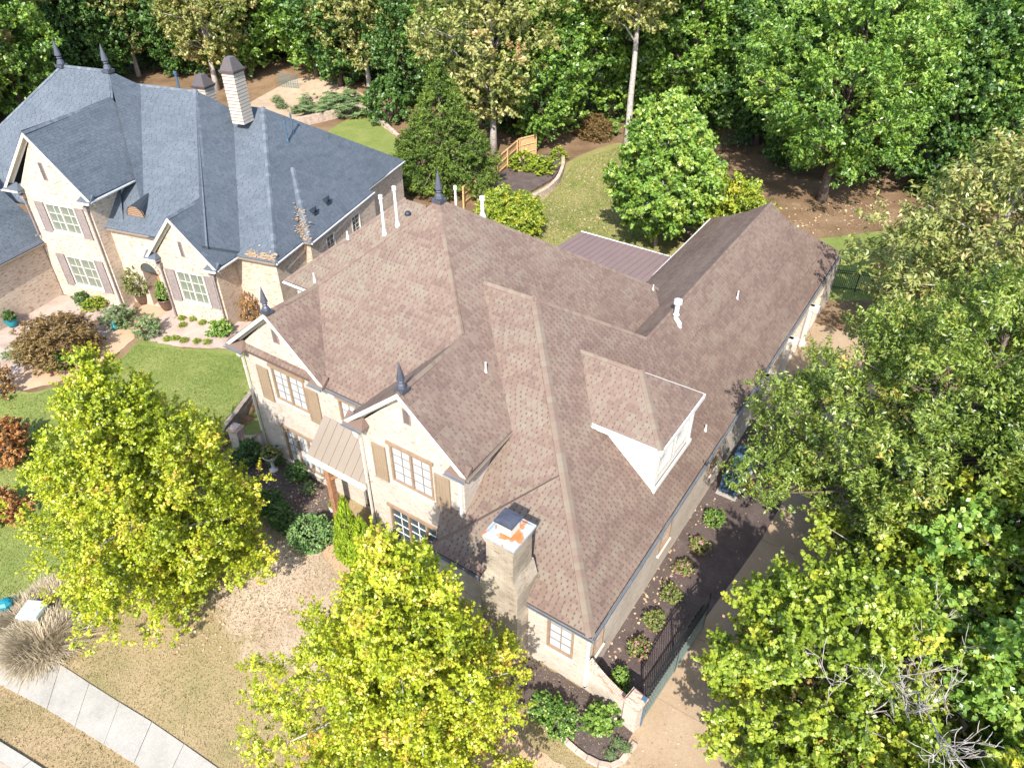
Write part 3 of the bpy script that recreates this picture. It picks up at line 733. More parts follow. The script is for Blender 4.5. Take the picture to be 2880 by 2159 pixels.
# left cross range
S0, S1, S2 = (-27.36, 20.42, 6.27), (-22.77, 24.69, 10.11), (-21.4, 24.69, 10.11)
nS = RB.plane([S0, (-24.0, 20.42, 6.27), (-20.5, 23.6, 9.13), S2, S1])
RB.plane([(-27.36, 29.2, 6.27), S0, S1], False)
RB.plane([S1, S2, (-21.4, 29.0, 6.27), (-27.36, 29.2, 6.27)], False)
# dormer roof
d0, d1, d2, d3 = (-6.35, 19.08, 6.40), (-6.35, 23.08, 6.40), (-8.25, 21.08, 7.92), (-10.9, 21.08, 7.92)
nDf = RB.plane([(-9.2, 19.08, 6.40), d0, d2, d3], thick=0.05)
nDr = RB.plane([d0, d1, d2], thick=0.05)
RB.plane([d1, (-9.2, 23.08, 6.40), d3, d2], thick=0.05)
SB = M_['shingle_brown']
roof = RB.finish(house, SB)
dn = downhill
caps(roof, SB, (-11.6, 15.4, 6.24), A, (dn(nPF), dn(nPR)), seed=1)
caps(roof, SB, g1a, g1b, (dn(n1l), dn(n1r)), seed=2); caps(roof, SB, g2a, g2b, (dn(n2l), dn(n2r)), seed=3)
caps(roof, SB, g1b, A, (dn(nPF), dn(nPL)), seed=4)
caps(roof, SB, (-5.62, 12.98, 3.28), N1, (dn(nFr), dn(nR)), w=0.19, seg=0.24, tones=(0.5, 0.8), seed=5)
caps(roof, SB, N0, N1, (dn(nP1), dn(nNB)), seed=6, tones=(0.5, 0.8)); caps(roof, SB, (-9.72, 24.8, 6.88), N1, (dn(nR), dn(nNB)), seed=7)
caps(roof, SB, (-9.72, 24.8, 6.88), (-9.85, 41.7, 6.98), (dn(nR), dn(nRL)), seed=8, seg=.24)
caps(roof, SB, d0, d2, (dn(nDf), dn(nDr)), seed=9, tones=(.5, .8)); caps(roof, SB, d2, d3, (dn(nDf), Vector((0, .8, -.6))), seed=10, tones=(.5, .8))
caps(roof, SB, S0, S1, (dn(nS), Vector((-.7, 0, -.7))), seed=12)
caps(roof, SB, A, (-11.47, 29.8, 6.41), (dn(nPR), Vector((0, .75, -.66))), seed=13)

# walls
w = MB(); X, Yv = (1, 0), (0, 1)
wall(w, (0, 15.5), X, Yv, [(-24.65, -0.8), (-19.5, -0.8), (-19.5, 6.2), (-22.12, 8.5), (-24.65, 6.2)], [(-23.15, -20.75, 0.12, 2.2), (-22.98, -20.95, 3.92, 5.68)])
wall(w, (0, 15.5), X, Yv, [(-19.5, -0.8), (-16.4, -0.8), (-16.4, 6.15), (-19.5, 6.15)], [(-18.95, -17.95, 4.5, 5.66), (-18.35, -17.35, -0.35, 1.9)], depth=0.16)
wall(w, (0, 14.4), X, Yv, [(-16.55, -0.8), (-11.7, -0.8), (-11.7, 6.25), (-14.15, 8.55), (-16.55, 6.3)], [(-15.2, -13.15, 3.98, 5.86), (-15.6, -12.75, 0.35, 2.35)])
wall(w, (-11.7, 0), Yv, (-1, 0), [(14.4, 2.2), (18.5, 2.2), (18.5, 6.35), (14.4, 6.35)])
wall(w, (-16.55, 0), Yv, X, [(14.4, -0.8), (15.5, -0.8), (15.5, 6.35), (14.4, 6.35)])
wall(w, (0, 13.1), X, Yv, [(-12.1, -0.6), (-5.75, -0.6), (-5.75, 3.22), (-12.1, 3.22)], [(-7.32, -6.28, 1.3, 3.12)])
wall(w, (-12.1, 0), Yv, X, [(13.1, -0.6), (14.4, -0.6), (14.4, 3.22), (13.1, 3.22)])
wall(w, (-5.78, 0), Yv, (-1, 0), [(13.1, -0.4), (45.2, -0.4), (45.2, 3.22), (13.1, 3.22)], [(13.55, 14.35, 1.1, 2.6), (18.9, 20.0, 1.3, 3.05), (24.0, 25.2, 1.3, 3.05), (31.2, 34.2, 0.02, 2.45), (35.2, 38.2, 0.02, 2.45), (39.2, 42.2, 0.02, 2.45)], depth=0.35)
wall(w, (-24.65, 0), Yv, X, [(15.5, -0.4), (29.2, -0.4), (29.2, 6.2), (15.5, 6.2)])
wall(w, (0, 45.2), X, (0, -1), [(-13.9, -0.4), (-5.78, -0.4), (-5.78, 3.22), (-13.9, 3.22)])
wall(w, (-13.9, 0), Yv, X, [(28, -0.4), (45.2, -0.4), (45.2, 3.22), (28, 3.22)])
wall(w, (0, 29.2), X, (0, -1), [(-24.65, -0.4), (-11.8, -0.4), (-11.8, 6.15), (-24.65, 6.15)])
wall(w, (-27.0, 0), Yv, X, [(20.8, -0.4), (29, -0.4), (29, 6.15), (20.8, 6.15)])
wall(w, (0, 20.8), X, Yv, [(-27.0, -0.4), (-24.65, -0.4), (-24.65, 6.15), (-27.0, 6.15)], [(-26.75, -25.3, 4.1, 5.85)])
w.build('wall', M_['brick_cream'], house, uv=True, fixn=False)
F1, F2, F3 = Frame((0, 15.5), X, (0, -1)), Frame((0, 14.4), X, (0, -1)), Frame((0, 13.1), X, (0, -1))
FR = Frame((-5.78, 0), Yv, X)
window(house, F1, -22.98, -20.95, 3.92, 5.68)
window(house, F1, -23.15, -20.75, 0.12, 2.2, units=3, cols=2, rows=4)
window(house, F1, -18.95, -17.95, 4.5, 5.66, units=1, cols=2, rows=2, inset=.12)
window(house, F2, -15.2, -13.15, 3.98, 5.86)
window(house, F2, -15.6, -12.75, 0.35, 2.35, units=3, glass='glass_dark', bars='white')
window(house, F3, -7.32, -6.28, 1.3, 3.12, units=1, cols=2, rows=4, head=False)
window(house, FR, 13.55, 14.35, 1.1, 2.6, units=1, inset=.12); window(house, FR, 18.9, 20.0, 1.3, 3.05, units=1, inset=.12, head=False); window(house, FR, 24.0, 25.2, 1.3, 3.05, units=1, inset=.12, head=False)
window(house, Frame((0, 20.8), X, (0, -1)), -26.75, -25.3, 4.1, 5.85, units=2, cols=1, rows=2, frame='white', bars='white', head=False)
for a0, a1, z0, z1 in ((-23.92, -23.20, 3.60, 5.42), (-20.85, -20.15, 3.60, 5.42)): shutter(house, F1, a0, a1, z0, z1, 'tan_shutter')
for a0, a1, z0, z1 in ((-16.08, -15.40, 3.76, 5.55), (-13.02, -12.33, 3.76, 5.55)): shutter(house, F2, a0, a1, z0, z1, 'tan_shutter')
louvre(house, F1, -22.30, -21.95, 7.17, 7.83); louvre(house, F2, -14.28, -13.94, 7.30, 7.98)
# front door, garage doors
m = MB(); F1.bar(m, -18.35, -17.35, -0.35, 1.9, -0.15, -0.10)
for a in (-18.2, -17.78): F1.bar(m, a, a + .32, -.2, .7, -.10, -.09); F1.bar(m, a, a + .32, .8, 1.75, -.10, -.09)
dr_ = m.build('door', M_['door_dark'], house); m = MB(); m.tube([F1.p(-17.45, .75, -.1), F1.p(-17.45, .75, -.03), F1.p(-17.52, .75, -.03)], .018, 6); m.build('handle', M_['steel'], dr_)
for y0 in (31.2, 35.2, 39.2):
    m = MB()
    for r in range(4): FR.bar(m, y0 + .02, y0 + 2.98, .04 + r * .6, .62 + r * .6, -.33, -.28)
    g = m.build('garage_door', M_['stucco'], house)
    m = MB()
    for c in range(4):
        for r in range(4): FR.bar(m, y0 + .12 + c * .72, y0 + .72 + c * .72, .12 + r * .6, .54 + r * .6, -.28, -.265)
    m.build('door_panel', M_['cream_trim'], g)
    m = MB(); FR.bar(m, y0 - .28, y0 - .04, 0, 2.75, 0, .22); FR.bar(m, y0 - .34, y0 + .02, 2.45, 2.75, 0.002, .5); FR.bar(m, y0 - .36, y0 + .04, 0, .25, .002, .3); m.build('bracket_post', M_['cream_trim'], house)
# gable boards and returns
def rake(p, q, wd=0.20, dep=0.30, y_in=0.0):
    p, q = Vector(p), Vector(q); m = MB()
    m.prism([p + Vector((0, 0, -.03)), q + Vector((0, 0, -.03)), q + Vector((0, 0, -.03 - wd)), p + Vector((0, 0, -.03 - wd))], (0, .05, 0))
    m.prism([p + Vector((0, .05, -.16)), q + Vector((0, .05, -.16)), q + Vector((0, .05, -.19)), p + Vector((0, .05, -.19))], (0, dep - .05, 0))
    m.prism([p + Vector((0, dep - .03, -.19)), q + Vector((0, dep - .03, -.19)), q + Vector((0, dep - .03, -.36)), p + Vector((0, dep - .03, -.36))], (0, .03, 0))
    m.build('bargeboard', M_['cream_trim'], house)
rake((-22.12, 15.14, 8.77), (-25.2, 15.14, 6.30)); rake((-22.12, 15.14, 8.77), (-19.35, 15.14, 6.30))
rake((-14.15, 14.04, 8.88), (-17.05, 14.04, 6.42)); rake((-14.15, 14.04, 8.88), (-11.33, 14.04, 6.42))
def eave_return(x0, x1, yw, z, lead=-1):
    m = MB(); a, b = (x0, x1); y0 = yw - .42
    inner = b; outer = a
    m.prism([(outer, y0, z), (inner, y0, z), (inner, yw, z)] if False else [(outer, y0, z), (inner, y0 , z), (inner, yw, z), (outer, yw, z)], (0, 0, -.07))
    m.face([(outer, y0, z), (inner, y0, z), (inner - (inner - outer) * .25, yw - .01, z + .34), (outer, yw - .01, z + .34)], .3)
    m.face([(inner, y0, z), (inner, yw - .01, z), (inner - (inner - outer) * .25, yw - .01, z + .34)], .3)
    m.face([(outer, y0, z), (outer, yw - .01, z + .34), (outer, yw - .01, z)], .3)
    o = m.build('eave_return', SB, house)
    gutter(house, (outer, y0 - .06, z - .02), (inner, y0 - .06, z - .02), 'gutter_blue')
eave_return(-25.25, -24.15, 15.5, 6.18); eave_return(-19.3, -20.1, 15.5, 6.22); eave_return(-17.1, -16.1, 14.4, 6.30); eave_return(-11.3, -12.2, 14.4, 6.34)
# corbel blocks, gutters and downspouts
for x, y in ((-24.75, 15.35), (-16.65, 14.25)):
    m = MB(); m.box((x, y, 5.95), (.26, .26, .30)); m.box((x, y, 5.72), (.2, .2, .16)); m.box((x, y, 6.12), (.32, .32, .06)); m.build('corbel', M_['cream_trim'], house)
gutter(house, (-19.4, 15.2, 6.14), (-17.0, 15.2, 6.14), 'gutter_blue')
gutter(house, (-11.25, 14.05, 6.36), (-11.4, 17.2, 6.36), 'gutter_dark')
gutter(house, (-5.53, 12.95, 3.22), (-5.80, 45.4, 3.22), 'gutter_blue'); gutter(house, (-8.05, 12.90, 3.22), (-5.5, 12.90, 3.22), 'gutter_blue'); gutter(house, (-12.3, 12.90, 3.22), (-9.75, 12.90, 3.22), 'gutter_blue')
gutter(house, (-12.36, 14.35, 3.22), (-12.36, 12.9, 3.22), 'gutter_dark'); gutter(house, (-14.5, 45.9, 3.24), (-14.18, 28.5, 3.24), 'gutter_white')
gutter(house, (-17.12, 14.1, 6.36), (-17.12, 15.3, 6.30), 'gutter_blue'); gutter(house, (-27.4, 20.35, 6.2), (-25.2, 20.35, 6.2), 'gutter_white')
downspout(house, (-24.72, 15.42), 5.6, -.4, 'cream_trim'); downspout(house, (-16.62, 14.33), 5.6, -.4, 'cream_trim'); downspout(house, (-11.82, 14.33), 6.1, 3.75, 'gutter_white'); downspout(house, (-5.68, 13.02), 3.1, .25, 'gutter_white', (0, 0))
# standing-seam porch roof
aw = MB(); aw.prism([(-20.02, 15.48, 4.27), (-16.62, 15.48, 4.27), (-16.62, 14.2, 2.97), (-20.02, 14.2, 2.97)], (0, 0, -.05)); awn = aw.build('porch_roof', M_['metal_tan'], house)
tilt = math.atan2(1.3, 1.28); Ls = math.hypot(1.3, 1.28)
for i in range(8):
    wd = 3.4 / 8; xc = -20.02 + (i + .5) * wd
    m = MB(); m.box((xc, 14.84, 3.628), (wd - .012, Ls, .012), rx=tilt); m.box((xc + wd / 2 - .006, 14.84 - .01, 3.645), (.022, Ls, .05), rx=tilt); m.build('metal_panel', M_['metal_tan'], awn)
m = MB(); m.box((-18.32, 14.19, 2.94), (3.44, .05, .14)); m.box((-18.32, 14.19, 2.80), (3.3, .14, .12)); m.build('fascia', M_['cream_trim'], house)
for x in (-18.95,):
    m = MB(); m.box((x, 14.32, 1.2), (.26, .26, 3.2)); m.box((x, 14.32, -.28), (.36, .36, .3)); m.box((x, 14.32, 2.66), (.34, .34, .14)); m.tube([(x, 14.32, 2.0), (x + .7, 14.32, 2.7)], .08, 6); m.build('porch_post', M_['wood_post'], house)
# dormer
m = MB()
m.prism([(-6.57, 19.33, 4.02), (-6.57, 19.33, 6.30), (-9.25, 19.33, 6.30)], (0, .08, 0)); mk2 = MB(); mk2.prism([(-6.57, 22.72, 4.02), (-6.57, 22.72, 6.30), (-9.25, 22.72, 6.30)], (0, .08, 0))
dm = m.build('dormer', M_['white'], house); mk2.build('far_cheek', M_['white'], dm)
m = MB(); FD = Frame((-6.57, 0), Yv, X)
wall(m, (-6.57, 0), Yv, (-1, 0), [(19.33, 4.0), (22.8, 4.0), (22.8, 6.3), (19.33, 6.3)], [(19.62, 20.95, 4.5, 6.05), (21.2, 22.52, 4.5, 6.05)], depth=.14); m.build('dormer_front', M_['white'], dm, fixn=False)
m = MB()
for a in (19.30, 22.68): FD.bar(m, a, a + .15, 3.98, 6.3, .002, .07)
FD.bar(m, 19.28, 22.85, 4.02, 4.2, .072, .14); m.prism([(-6.6, 19.26, 3.98), (-9.2, 19.26, 6.28), (-9.2, 19.26, 6.38), (-6.6, 19.26, 4.10)], (0, .06, 0)); m.build('corner_board', M_['white'], dm)
for a0, a1 in ((19.62, 20.95), (21.2, 22.52)):
    m = MB(); FD.bar(m, a0, a0 + .1, 4.5, 6.05, -.12, .03); FD.bar(m, a1 - .1, a1, 4.5, 6.05, -.12, .03); FD.bar(m, a0 + .1, a1 - .1, 5.95, 6.05, -.12, .028); FD.bar(m, a0 + .1, a1 - .1, 4.5, 4.62, -.12, .028)
    m.build('dormer_window', M_['cream_trim'], dm)
    m = MB(); FD.bar(m, a0 + .1, a1 - .1, 4.62, 5.95, -.10, -.09); m.build('pane', M_['glass_light'], dm)
m = MB(); m.prism([(-6.33, 19.03, 6.40), (-9.5, 19.03, 6.40), (-9.5, 19.03, 6.18), (-6.33, 19.03, 6.18)], (0, .05, 0)); m.prism([(-6.29, 19.03, 6.40), (-6.29, 23.13, 6.40), (-6.29, 23.13, 6.18), (-6.29, 19.03, 6.18)], (-.05, 0, 0)); m.prism([(-6.33, 23.08, 6.40), (-9.3, 23.08, 6.40), (-9.3, 23.08, 6.18), (-6.33, 23.08, 6.18)], (0, .05, 0))
m.prism([(-6.3, 19.05, 6.22), (-9.3, 19.05, 6.22), (-9.3, 23.1, 6.22), (-6.3, 23.1, 6.22)], (0, 0, -.03)); m.build('fascia', M_['white'], dm)
gutter(dm, (-6.4, 18.97, 6.37), (-9.55, 18.97, 6.37), 'white')
# chimney
def rust():
    t = NT('rusted galvanised sheet'); v = t.coord(); n = t.noise(v, 1.9, 4, 0.55)
    c = t.ramp(n, [(0.46, (0.38, 0.43, 0.47)), (0.50, (0.44, 0.20, 0.09)), (0.58, (0.46, 0.16, 0.05)), (0.7, (0.36, 0.12, 0.045))])
    return t.fin(c, 0.55, 0.4, 0.15)
M_['rust'] = rust()
def grimy():
    return brick_mat('soot-stained painted brick', (0.38, 0.325, 0.25), (0.46, 0.40, 0.315), (0.34, 0.29, 0.23), (0.27, 0.17, 0.12), 0.58, (0.42, 0.39, 0.36))
M_['brick_grimy'] = grimy()
m = MB(); m.box((-8.85, 13.02, 1.75), (1.5, 1.26, 4.7)); ch = m.build('chimney', M_['brick_grimy'], house, uv=True)
m = MB(); m.prism([(-9.6, 12.4, 4.09), (-8.1, 12.4, 4.09), (-8.28, 12.41, 4.75), (-9.32, 12.41, 4.75)], (0, 1.24, 0)); m.build('shoulder', M_['brick_grimy'], ch, uv=True)
m = MB(); m.box((-8.8, 12.96, 5.45), (1.04, 1.1, 1.7)); m.build('stack', M_['brick_grimy'], ch, uv=True)
for i, z in enumerate((6.14, 6.22, 6.30)):
    m = MB(); m.box((-8.8, 12.96, z), (1.09 + i * .05, 1.15 + i * .05, .085)); m.build('corbel_course', M_['brick_grimy'], ch, uv=True)
m = MB(); m.box((-8.8, 12.96, 6.395), (1.24, 1.30, .07)); m.box((-8.8, 12.96, 6.46), (1.16, 1.22, .08), taper=.8); m.build('cap_sheet', M_['rust'], ch)
m = MB(); m.box((-8.80, 12.93, 6.68), (.52, .50, .42)); m.build('flue', M_['cream_trim'], ch)
m = MB(); m.box((-8.80, 12.93, 6.97), (.68, .66, .07)); m.box((-8.80, 12.93, 7.03), (.64, .62, .05), taper=.5); m.build('flue_lid', M_['lead'], ch)
# finials, pipes and vents
finial(house, (-22.12, 15.35, 8.75)); finial(house, (-14.15, 14.35, 8.86)); finial(house, (A[0], A[1], A[2] - .05), 1.3)
for p, h, r, cp in (((-20.08, 20.41, 10.72), 1.5, .075, True), ((-19.65, 20.79, 11.06), 1.5, .075, True), ((-17.15, 23.37, 11.1), .72, .10, True), ((-22.39, 18.24, 8.78), .34, .045, False), ((-21.77, 19.9, 10.28), .28, .045, False), ((-13.18, 17.9, 7.80), .5, .045, False), ((-11.52, 29.44, 6.42), .3, .04, False), ((-8.24, 32.43, 5.55), .45, .045, False), ((-6.28, 24.1, 3.83), .3, .045, False), ((-17.95, 22.6, 11.4), .95, .06, True)):
    pipe(house, p, h, r, cp)
m = MB(); m.tube([(-9.17, 27.2, 6.3), (-9.2, 27.2, 6.52), (-9.42, 27.25, 6.72), (-9.42, 27.25, 6.9), (-9.42, 27.25, 7.45)], .11, 12); m.lathe([(.12, 0), (.15, .02), (.15, .05), (.11, .06)], (-9.42, 27.25, 6.85)); m.lathe([(.12, 0), (.19, .03), (.19, .11), (.12, .13), (.18, .16), (.18, .22), (.06, .25)], (-9.42, 27.25, 7.42), 14); m.build('flue_pipe', M_['pvc'], house)
m = MB(); m.lathe([(.14, 0), (.14, .08), (.09, .15), (.02, .17)], (-19.37, 21.17, 11.42)); m.build('roof_vent', M_['black_plastic'], house)
# rear porch with brown metal roof
m = MB(); m.prism([(-21.0, 39.6, 3.02), (-14.25, 39.5, 3.02), (-14.25, 29.0, 3.75), (-21.0, 29.0, 3.75)], (0, 0, -.1)); pr = m.build('rear_porch_roof', M_['metal_brown'], house)
tl = -math.atan2(.73, 10.6)
for i in range(16):
    wd = 6.75 / 16; xc = -21 + (i + .5) * wd
    m = MB(); m.box((xc, 34.28, 3.395), (wd - .012, 10.6, .012), rx=tl); m.box((xc + wd / 2, 34.28, 3.415), (.03, 10.6, .06), rx=tl); m.build('metal_panel', M_['metal_brown'], pr)
gutter(house, (-21.05, 39.68, 3.02), (-14.2, 39.58, 3.02), 'gutter_white')
for x in (-20.8, -17.6, -14.6):
    m = MB(); m.box((x, 39.2, 1.45), (.2, .2, 2.95)); m.box((x, 39.2, .12), (.3, .3, .24)); m.build('porch_post', M_['white'], house)
# ------------------------------------------------------------------ the neighbouring slate-roofed house (modelled in its own frame)
nb = empty('slate_roof_house', (-34.56, 21.35, 0.0), math.radians(13.8))
tag(nb, 'buff brick house with blue grey shingle roof, upper left of the picture', 'house')
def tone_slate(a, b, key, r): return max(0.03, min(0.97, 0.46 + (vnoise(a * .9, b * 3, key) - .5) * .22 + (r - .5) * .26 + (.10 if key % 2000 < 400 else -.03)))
RN = Roof(0.165, 0.40, 0.05, 0.014, 77, tone_slate)
# tall range over the two-storey gable
a1, a2 = (-15.2, 7.4, 12.36), (-11.45, 7.4, 12.36)
mF = RN.plane([(-20.5, 1.5, 6.9), (-4.5, 1.5, 6.9), a2, a1]) if False else RN.plane([(-22.0, 1.0, 5.9), (-6.5, 0.6, 5.9), a2, a1])
mR = RN.plane([(-5.2, 1.0, 6.1), (-5.2, 14.0, 6.1), a2])
mL = RN.plane([(-22.0, 14, 5.9), (-22.0, 1.0, 5.9), a1], False)
RN.plane([(-5.2, 14, 6.1), (-22.0, 14, 5.9), a1, a2], False)
ga, gb = (-10.2, -0.62, 11.12), (-10.55, 6.1, 11.12)
mgr = RN.plane([(-7.05, -0.62, 7.62), (-7.1, 6.1, 7.62), gb, ga]); mgl = RN.plane([(-13.5, 6.1, 7.62), (-13.45, -0.62, 7.62), ga, gb])
# middle range
b1, b2 = (-11.0, 8.6, 11.32), (-6.15, 8.6, 11.32)
m2F = RN.plane([(-8.5, 0.2, 5.6), (-0.3, 0.2, 5.6), b2, b1])
m2R = RN.plane([(0.3, -0.6, 5.05), (0.9, 16, 4.3), b2]) if False else RN.plane([(-0.55, 0.0, 5.7), (0.6, 2.0, 4.55), (0.6, 15.5, 4.55), b2])
RN.plane([(0.6, 15.5, 4.55), (-11.0, 15.5, 4.55), b1, b2], False)
ma, mb_ = (-2.1, -0.32, 7.28), (-2.16, 2.9, 7.28)
mmr = RN.plane([(0.35, -0.32, 4.52), (0.45, 2.4, 4.52), mb_, ma]); mml = RN.plane([(-4.65, 2.4, 4.52), (-4.6, -0.32, 4.52), ma, mb_])
# right range
c1, c2 = (-5.2, 10.3, 10.15), (-2.65, 10.3, 10.15)
m3F = RN.plane([(-0.4, 1.5, 4.5), (3.0, 1.5, 4.5), c2, c1, (-3.0, 6.0, 7.4)])
m3R = RN.plane([(3.0, 1.5, 4.5), (2.45, 18.8, 4.5), c2])
RN.plane([(2.45, 18.8, 4.5), (-9.0, 18.8, 4.5), c1, c2], False)
e1 = (0.3, 8.25, 7.3)
m4F = RN.plane([(0.6, 4.45, 4.5), (3.45, 4.45, 4.5), e1]); m4R = RN.plane([(3.45, 4.45, 4.5), (3.2, 12.75, 4.5), e1])
RN.plane([(3.2, 12.75, 4.5), (0, 12.75, 4.5), e1], False)
# low wing at the left
m5 = RN.plane([(-12.45, -6.5, 4.1), (-12.5, 0.4, 4.1), (-19.5, 0.4, 10.6), (-19.5, -6.5, 10.6)])
SS = M_['shingle_slate']
nroof = RN.finish(nb, SS)
for i, (p, q, d1_, d2_) in enumerate(((a1, a2, mF, (0, .7, .7)), (gb, a2, mF, mR), (ga, gb, mgl, mgr), (mb_, b2, m2F, m2R), (ma, mb_, mml, mmr), (b1, b2, m2F, (0, .7, .7)), ((3.0, 1.5, 4.5), c2, m3F, m3R), ((3.45, 4.45, 4.5), e1, m4F, m4R), (a1, (-22.0, 1.0, 5.9), mF, mL))):
    caps(nroof, SS, p, q, (dn(d1_), dn(d2_)), w=.17, seg=.26, tones=(0.5, 1.0), seed=40 + i)
# windblown leaves lying in the right-hand valley and along the front gutter
lv = MB(); r = random.Random(5)
for i in range(480):
    t = r.random() ** 1.5; wd = .05 + .22 * (1 - t); q = r.gauss(0, wd)
    u, v = 3.0 - 2.5 * t + q, 4.5 + 3.5 * t + abs(r.gauss(0, .04)); z = 4.5 + max((3.0 - u) * 1.0, (v - 4.45) * .737 - .02 if u > 1.0 - v * 0 and q > 0 else 0) + .04
    if i > 300: u = r.uniform(.9, 2.9); v = 1.56 + abs(r.gauss(0, .22)); z = 4.5 + (v - 1.5) * .642 + .04
    a = r.uniform(0, 6.28); s_ = r.uniform(.05, .10)
    if i <= 300 and t > .45: continue
    lv.face([(u + s_ * math.cos(a + k * 1.571), v + s_ * math.sin(a + k * 1.571), z + r.uniform(0, .025)) for k in range(4)], r.random())
def litter_leaf():
    return leaf_mat('dry fallen leaf', [(0, (.30, .19, .11)), (.5, (.45, .32, .20)), (1, (.55, .43, .29))], .8, .1, .15)
M_['dry_leaf'] = litter_leaf()
o = lv.build('fallen_leaves', M_['dry_leaf'], nroof, fixn=False); o['kind'] = 'stuff'
# walls
w = MB()
wall(w, (0, -.31), X, Yv, [(-12.7, -.2), (-7.65, -.2), (-7.65, 7.4), (-10.2, 10.75), (-12.7, 7.4)], [(-11.15, -8.9, 5.05, 6.85), (-11.15, -8.9, 1.42, 3.45)])
wall(w, (-7.65, 0), Yv, (-1, 0), [(-.31, -.2), (6, -.2), (6, 7.6), (-.31, 7.6)]); wall(w, (-12.7, 0), Yv, X, [(-.31, -.2), (6, -.2), (6, 7.6), (-.31, 7.6)])
wall(w, (0, .5), X, Yv, [(-7.65, -.2), (-4.05, -.2), (-4.05, 5.5), (-7.65, 5.5)], [(-6.2, -5.0, .45, 2.9)], depth=.9)
wall(w, (0, 0), X, Yv, [(-4.05, -.2), (-.05, -.2), (-.05, 4.6), (-2.1, 6.9), (-4.05, 4.6)], [(-3.0, -1.05, 1.7, 3.75)])
wall(w, (-.05, 0), Yv, (-1, 0), [(0, -.2), (1.75, -.2), (1.75, 4.6), (0, 4.6)]); wall(w, (-4.05, 0), Yv, X, [(0, -.2), (.5, -.2), (.5, 4.6), (0, 4.6)])
wall(w, (0, 1.75), X, Yv, [(-.05, -.2), (2.8, -.2), (2.8, 4.45), (-.05, 4.45)])
wall(w, (2.8, 0), Yv, (-1, 0), [(1.75, -.2), (4.65, -.2), (4.65, 4.45), (1.75, 4.45)])
wall(w, (0, 4.65), X, Yv, [(2.8, -.2), (3.25, -.2), (3.25, 4.45), (2.8, 4.45)])
wall(w, (3.25, 0), Yv, (-1, 0), [(4.65, -.2), (12.6, -.2), (12.6, 4.45), (4.65, 4.45)], [(6.3, 7.3, 2.4, 4.0), (9.4, 10.5, 2.6, 4.0)])
wall(w, (2.3, 0), Yv, (-1, 0), [(12.6, -.2), (18.6, -.2), (18.6, 4.45), (12.6, 4.45)])
wall(w, (0, 18.6), X, (0, -1), [(-12, -.2), (2.3, -.2), (2.3, 4.45), (-12, 4.45)]); wall(w, (0, 12.6), X, (0, -1), [(2.3, -.2), (3.25, -.2), (3.25, 4.45), (2.3, 4.45)])
wall(w, (-12.75, 0), Yv, (-1, 0), [(-6.5, -.2), (-.31, -.2), (-.31, 4.05), (-6.5, 4.05)])
wall(w, (0, -6.5), X, Yv, [(-19, -.2), (-12.75, -.2), (-12.75, 4.05), (-19, 9)])
# arched porch mouth
for i in range(8):
    t0, t1 = math.pi * i / 8, math.pi * (i + 1) / 8
    w.face([(-5.6 + .6 * math.cos(t0), .5, 2.9 + .6 * math.sin(t0)), (-5.6 + .6 * math.cos(t1), .5, 2.9 + .6 * math.sin(t1)), (-5.6 + .6 * math.cos(t1), 1.4, 2.9 + .6 * math.sin(t1)), (-5.6 + .6 * math.cos(t0), 1.4, 2.9 + .6 * math.sin(t0))])
w.build('wall', M_['brick_tan'], nb, uv=True, fixn=False)
m = MB(); m.prism([(-5.6 + .6 * math.cos(math.pi * i / 12), .494, 2.88 + .6 * math.sin(math.pi * i / 12)) for i in range(13)], (0, .004, 0)); m.build('arch_shade_plate', M_['door_dark'], nb)  # thin dark plate over the wall, standing in for shade inside the arch
for i in range(11):
    t0 = math.pi * (i + .5) / 11
    m = MB(); m.box((-5.6 + .70 * math.cos(t0), .47, 2.9 + .70 * math.sin(t0)), (.17, .1, .2), ry=math.pi / 2 - t0); m.build('arch_brick', M_['brick_tan'], nb, uv=True)
m = MB(); m.box((-5.6, 1.35, 1.65), (1.0, .06, 2.4)); m.build('door', M_['wood_post'], nb)
G1, G0 = Frame((0, -.31), X, (0, -1)), Frame((0, 0), X, (0, -1)); GR = Frame((3.25, 0), Yv, X)
window(nb, G1, -11.15, -8.9, 5.05, 6.85, rows=3, cols=2, frame='cream_trim', bars='cream_trim', glass='glass_green', head=False); window(nb, G1, -11.15, -8.9, 1.42, 3.45, rows=3, frame='cream_trim', bars='cream_trim', glass='glass_green', head=False)
window(nb, G0, -3.0, -1.05, 1.7, 3.75, rows=3, frame='cream_trim', bars='cream_trim', glass='glass_green', head=False)
window(nb, GR, 6.3, 7.3, 2.4, 4.0, units=1, frame='cream_trim', bars='cream_trim', glass='glass_dark', head=False); window(nb, GR, 9.4, 10.5, 2.6, 4.0, units=1, frame='cream_trim', bars='cream_trim', glass='glass_dark', head=False)
for F_, a0, a1_, z0, z1 in ((G1, -11.85, -11.2, 4.95, 6.85), (G1, -8.85, -8.2, 4.95, 6.85), (G1, -11.85, -11.2, 1.3, 3.5), (G1, -8.85, -8.2, 1.3, 3.5), (G0, -3.75, -3.08, 1.62, 3.75), (G0, -.98, -.35, 1.62, 3.75)): shutter(nb, F_, a0, a1_, z0, z1, 'taupe_shutter')
louvre(nb, G1, -10.35, -10.05, 8.3, 9.35, 'taupe_shutter'); louvre(nb, G0, -2.2, -1.95, 4.75, 5.7, 'taupe_shutter')
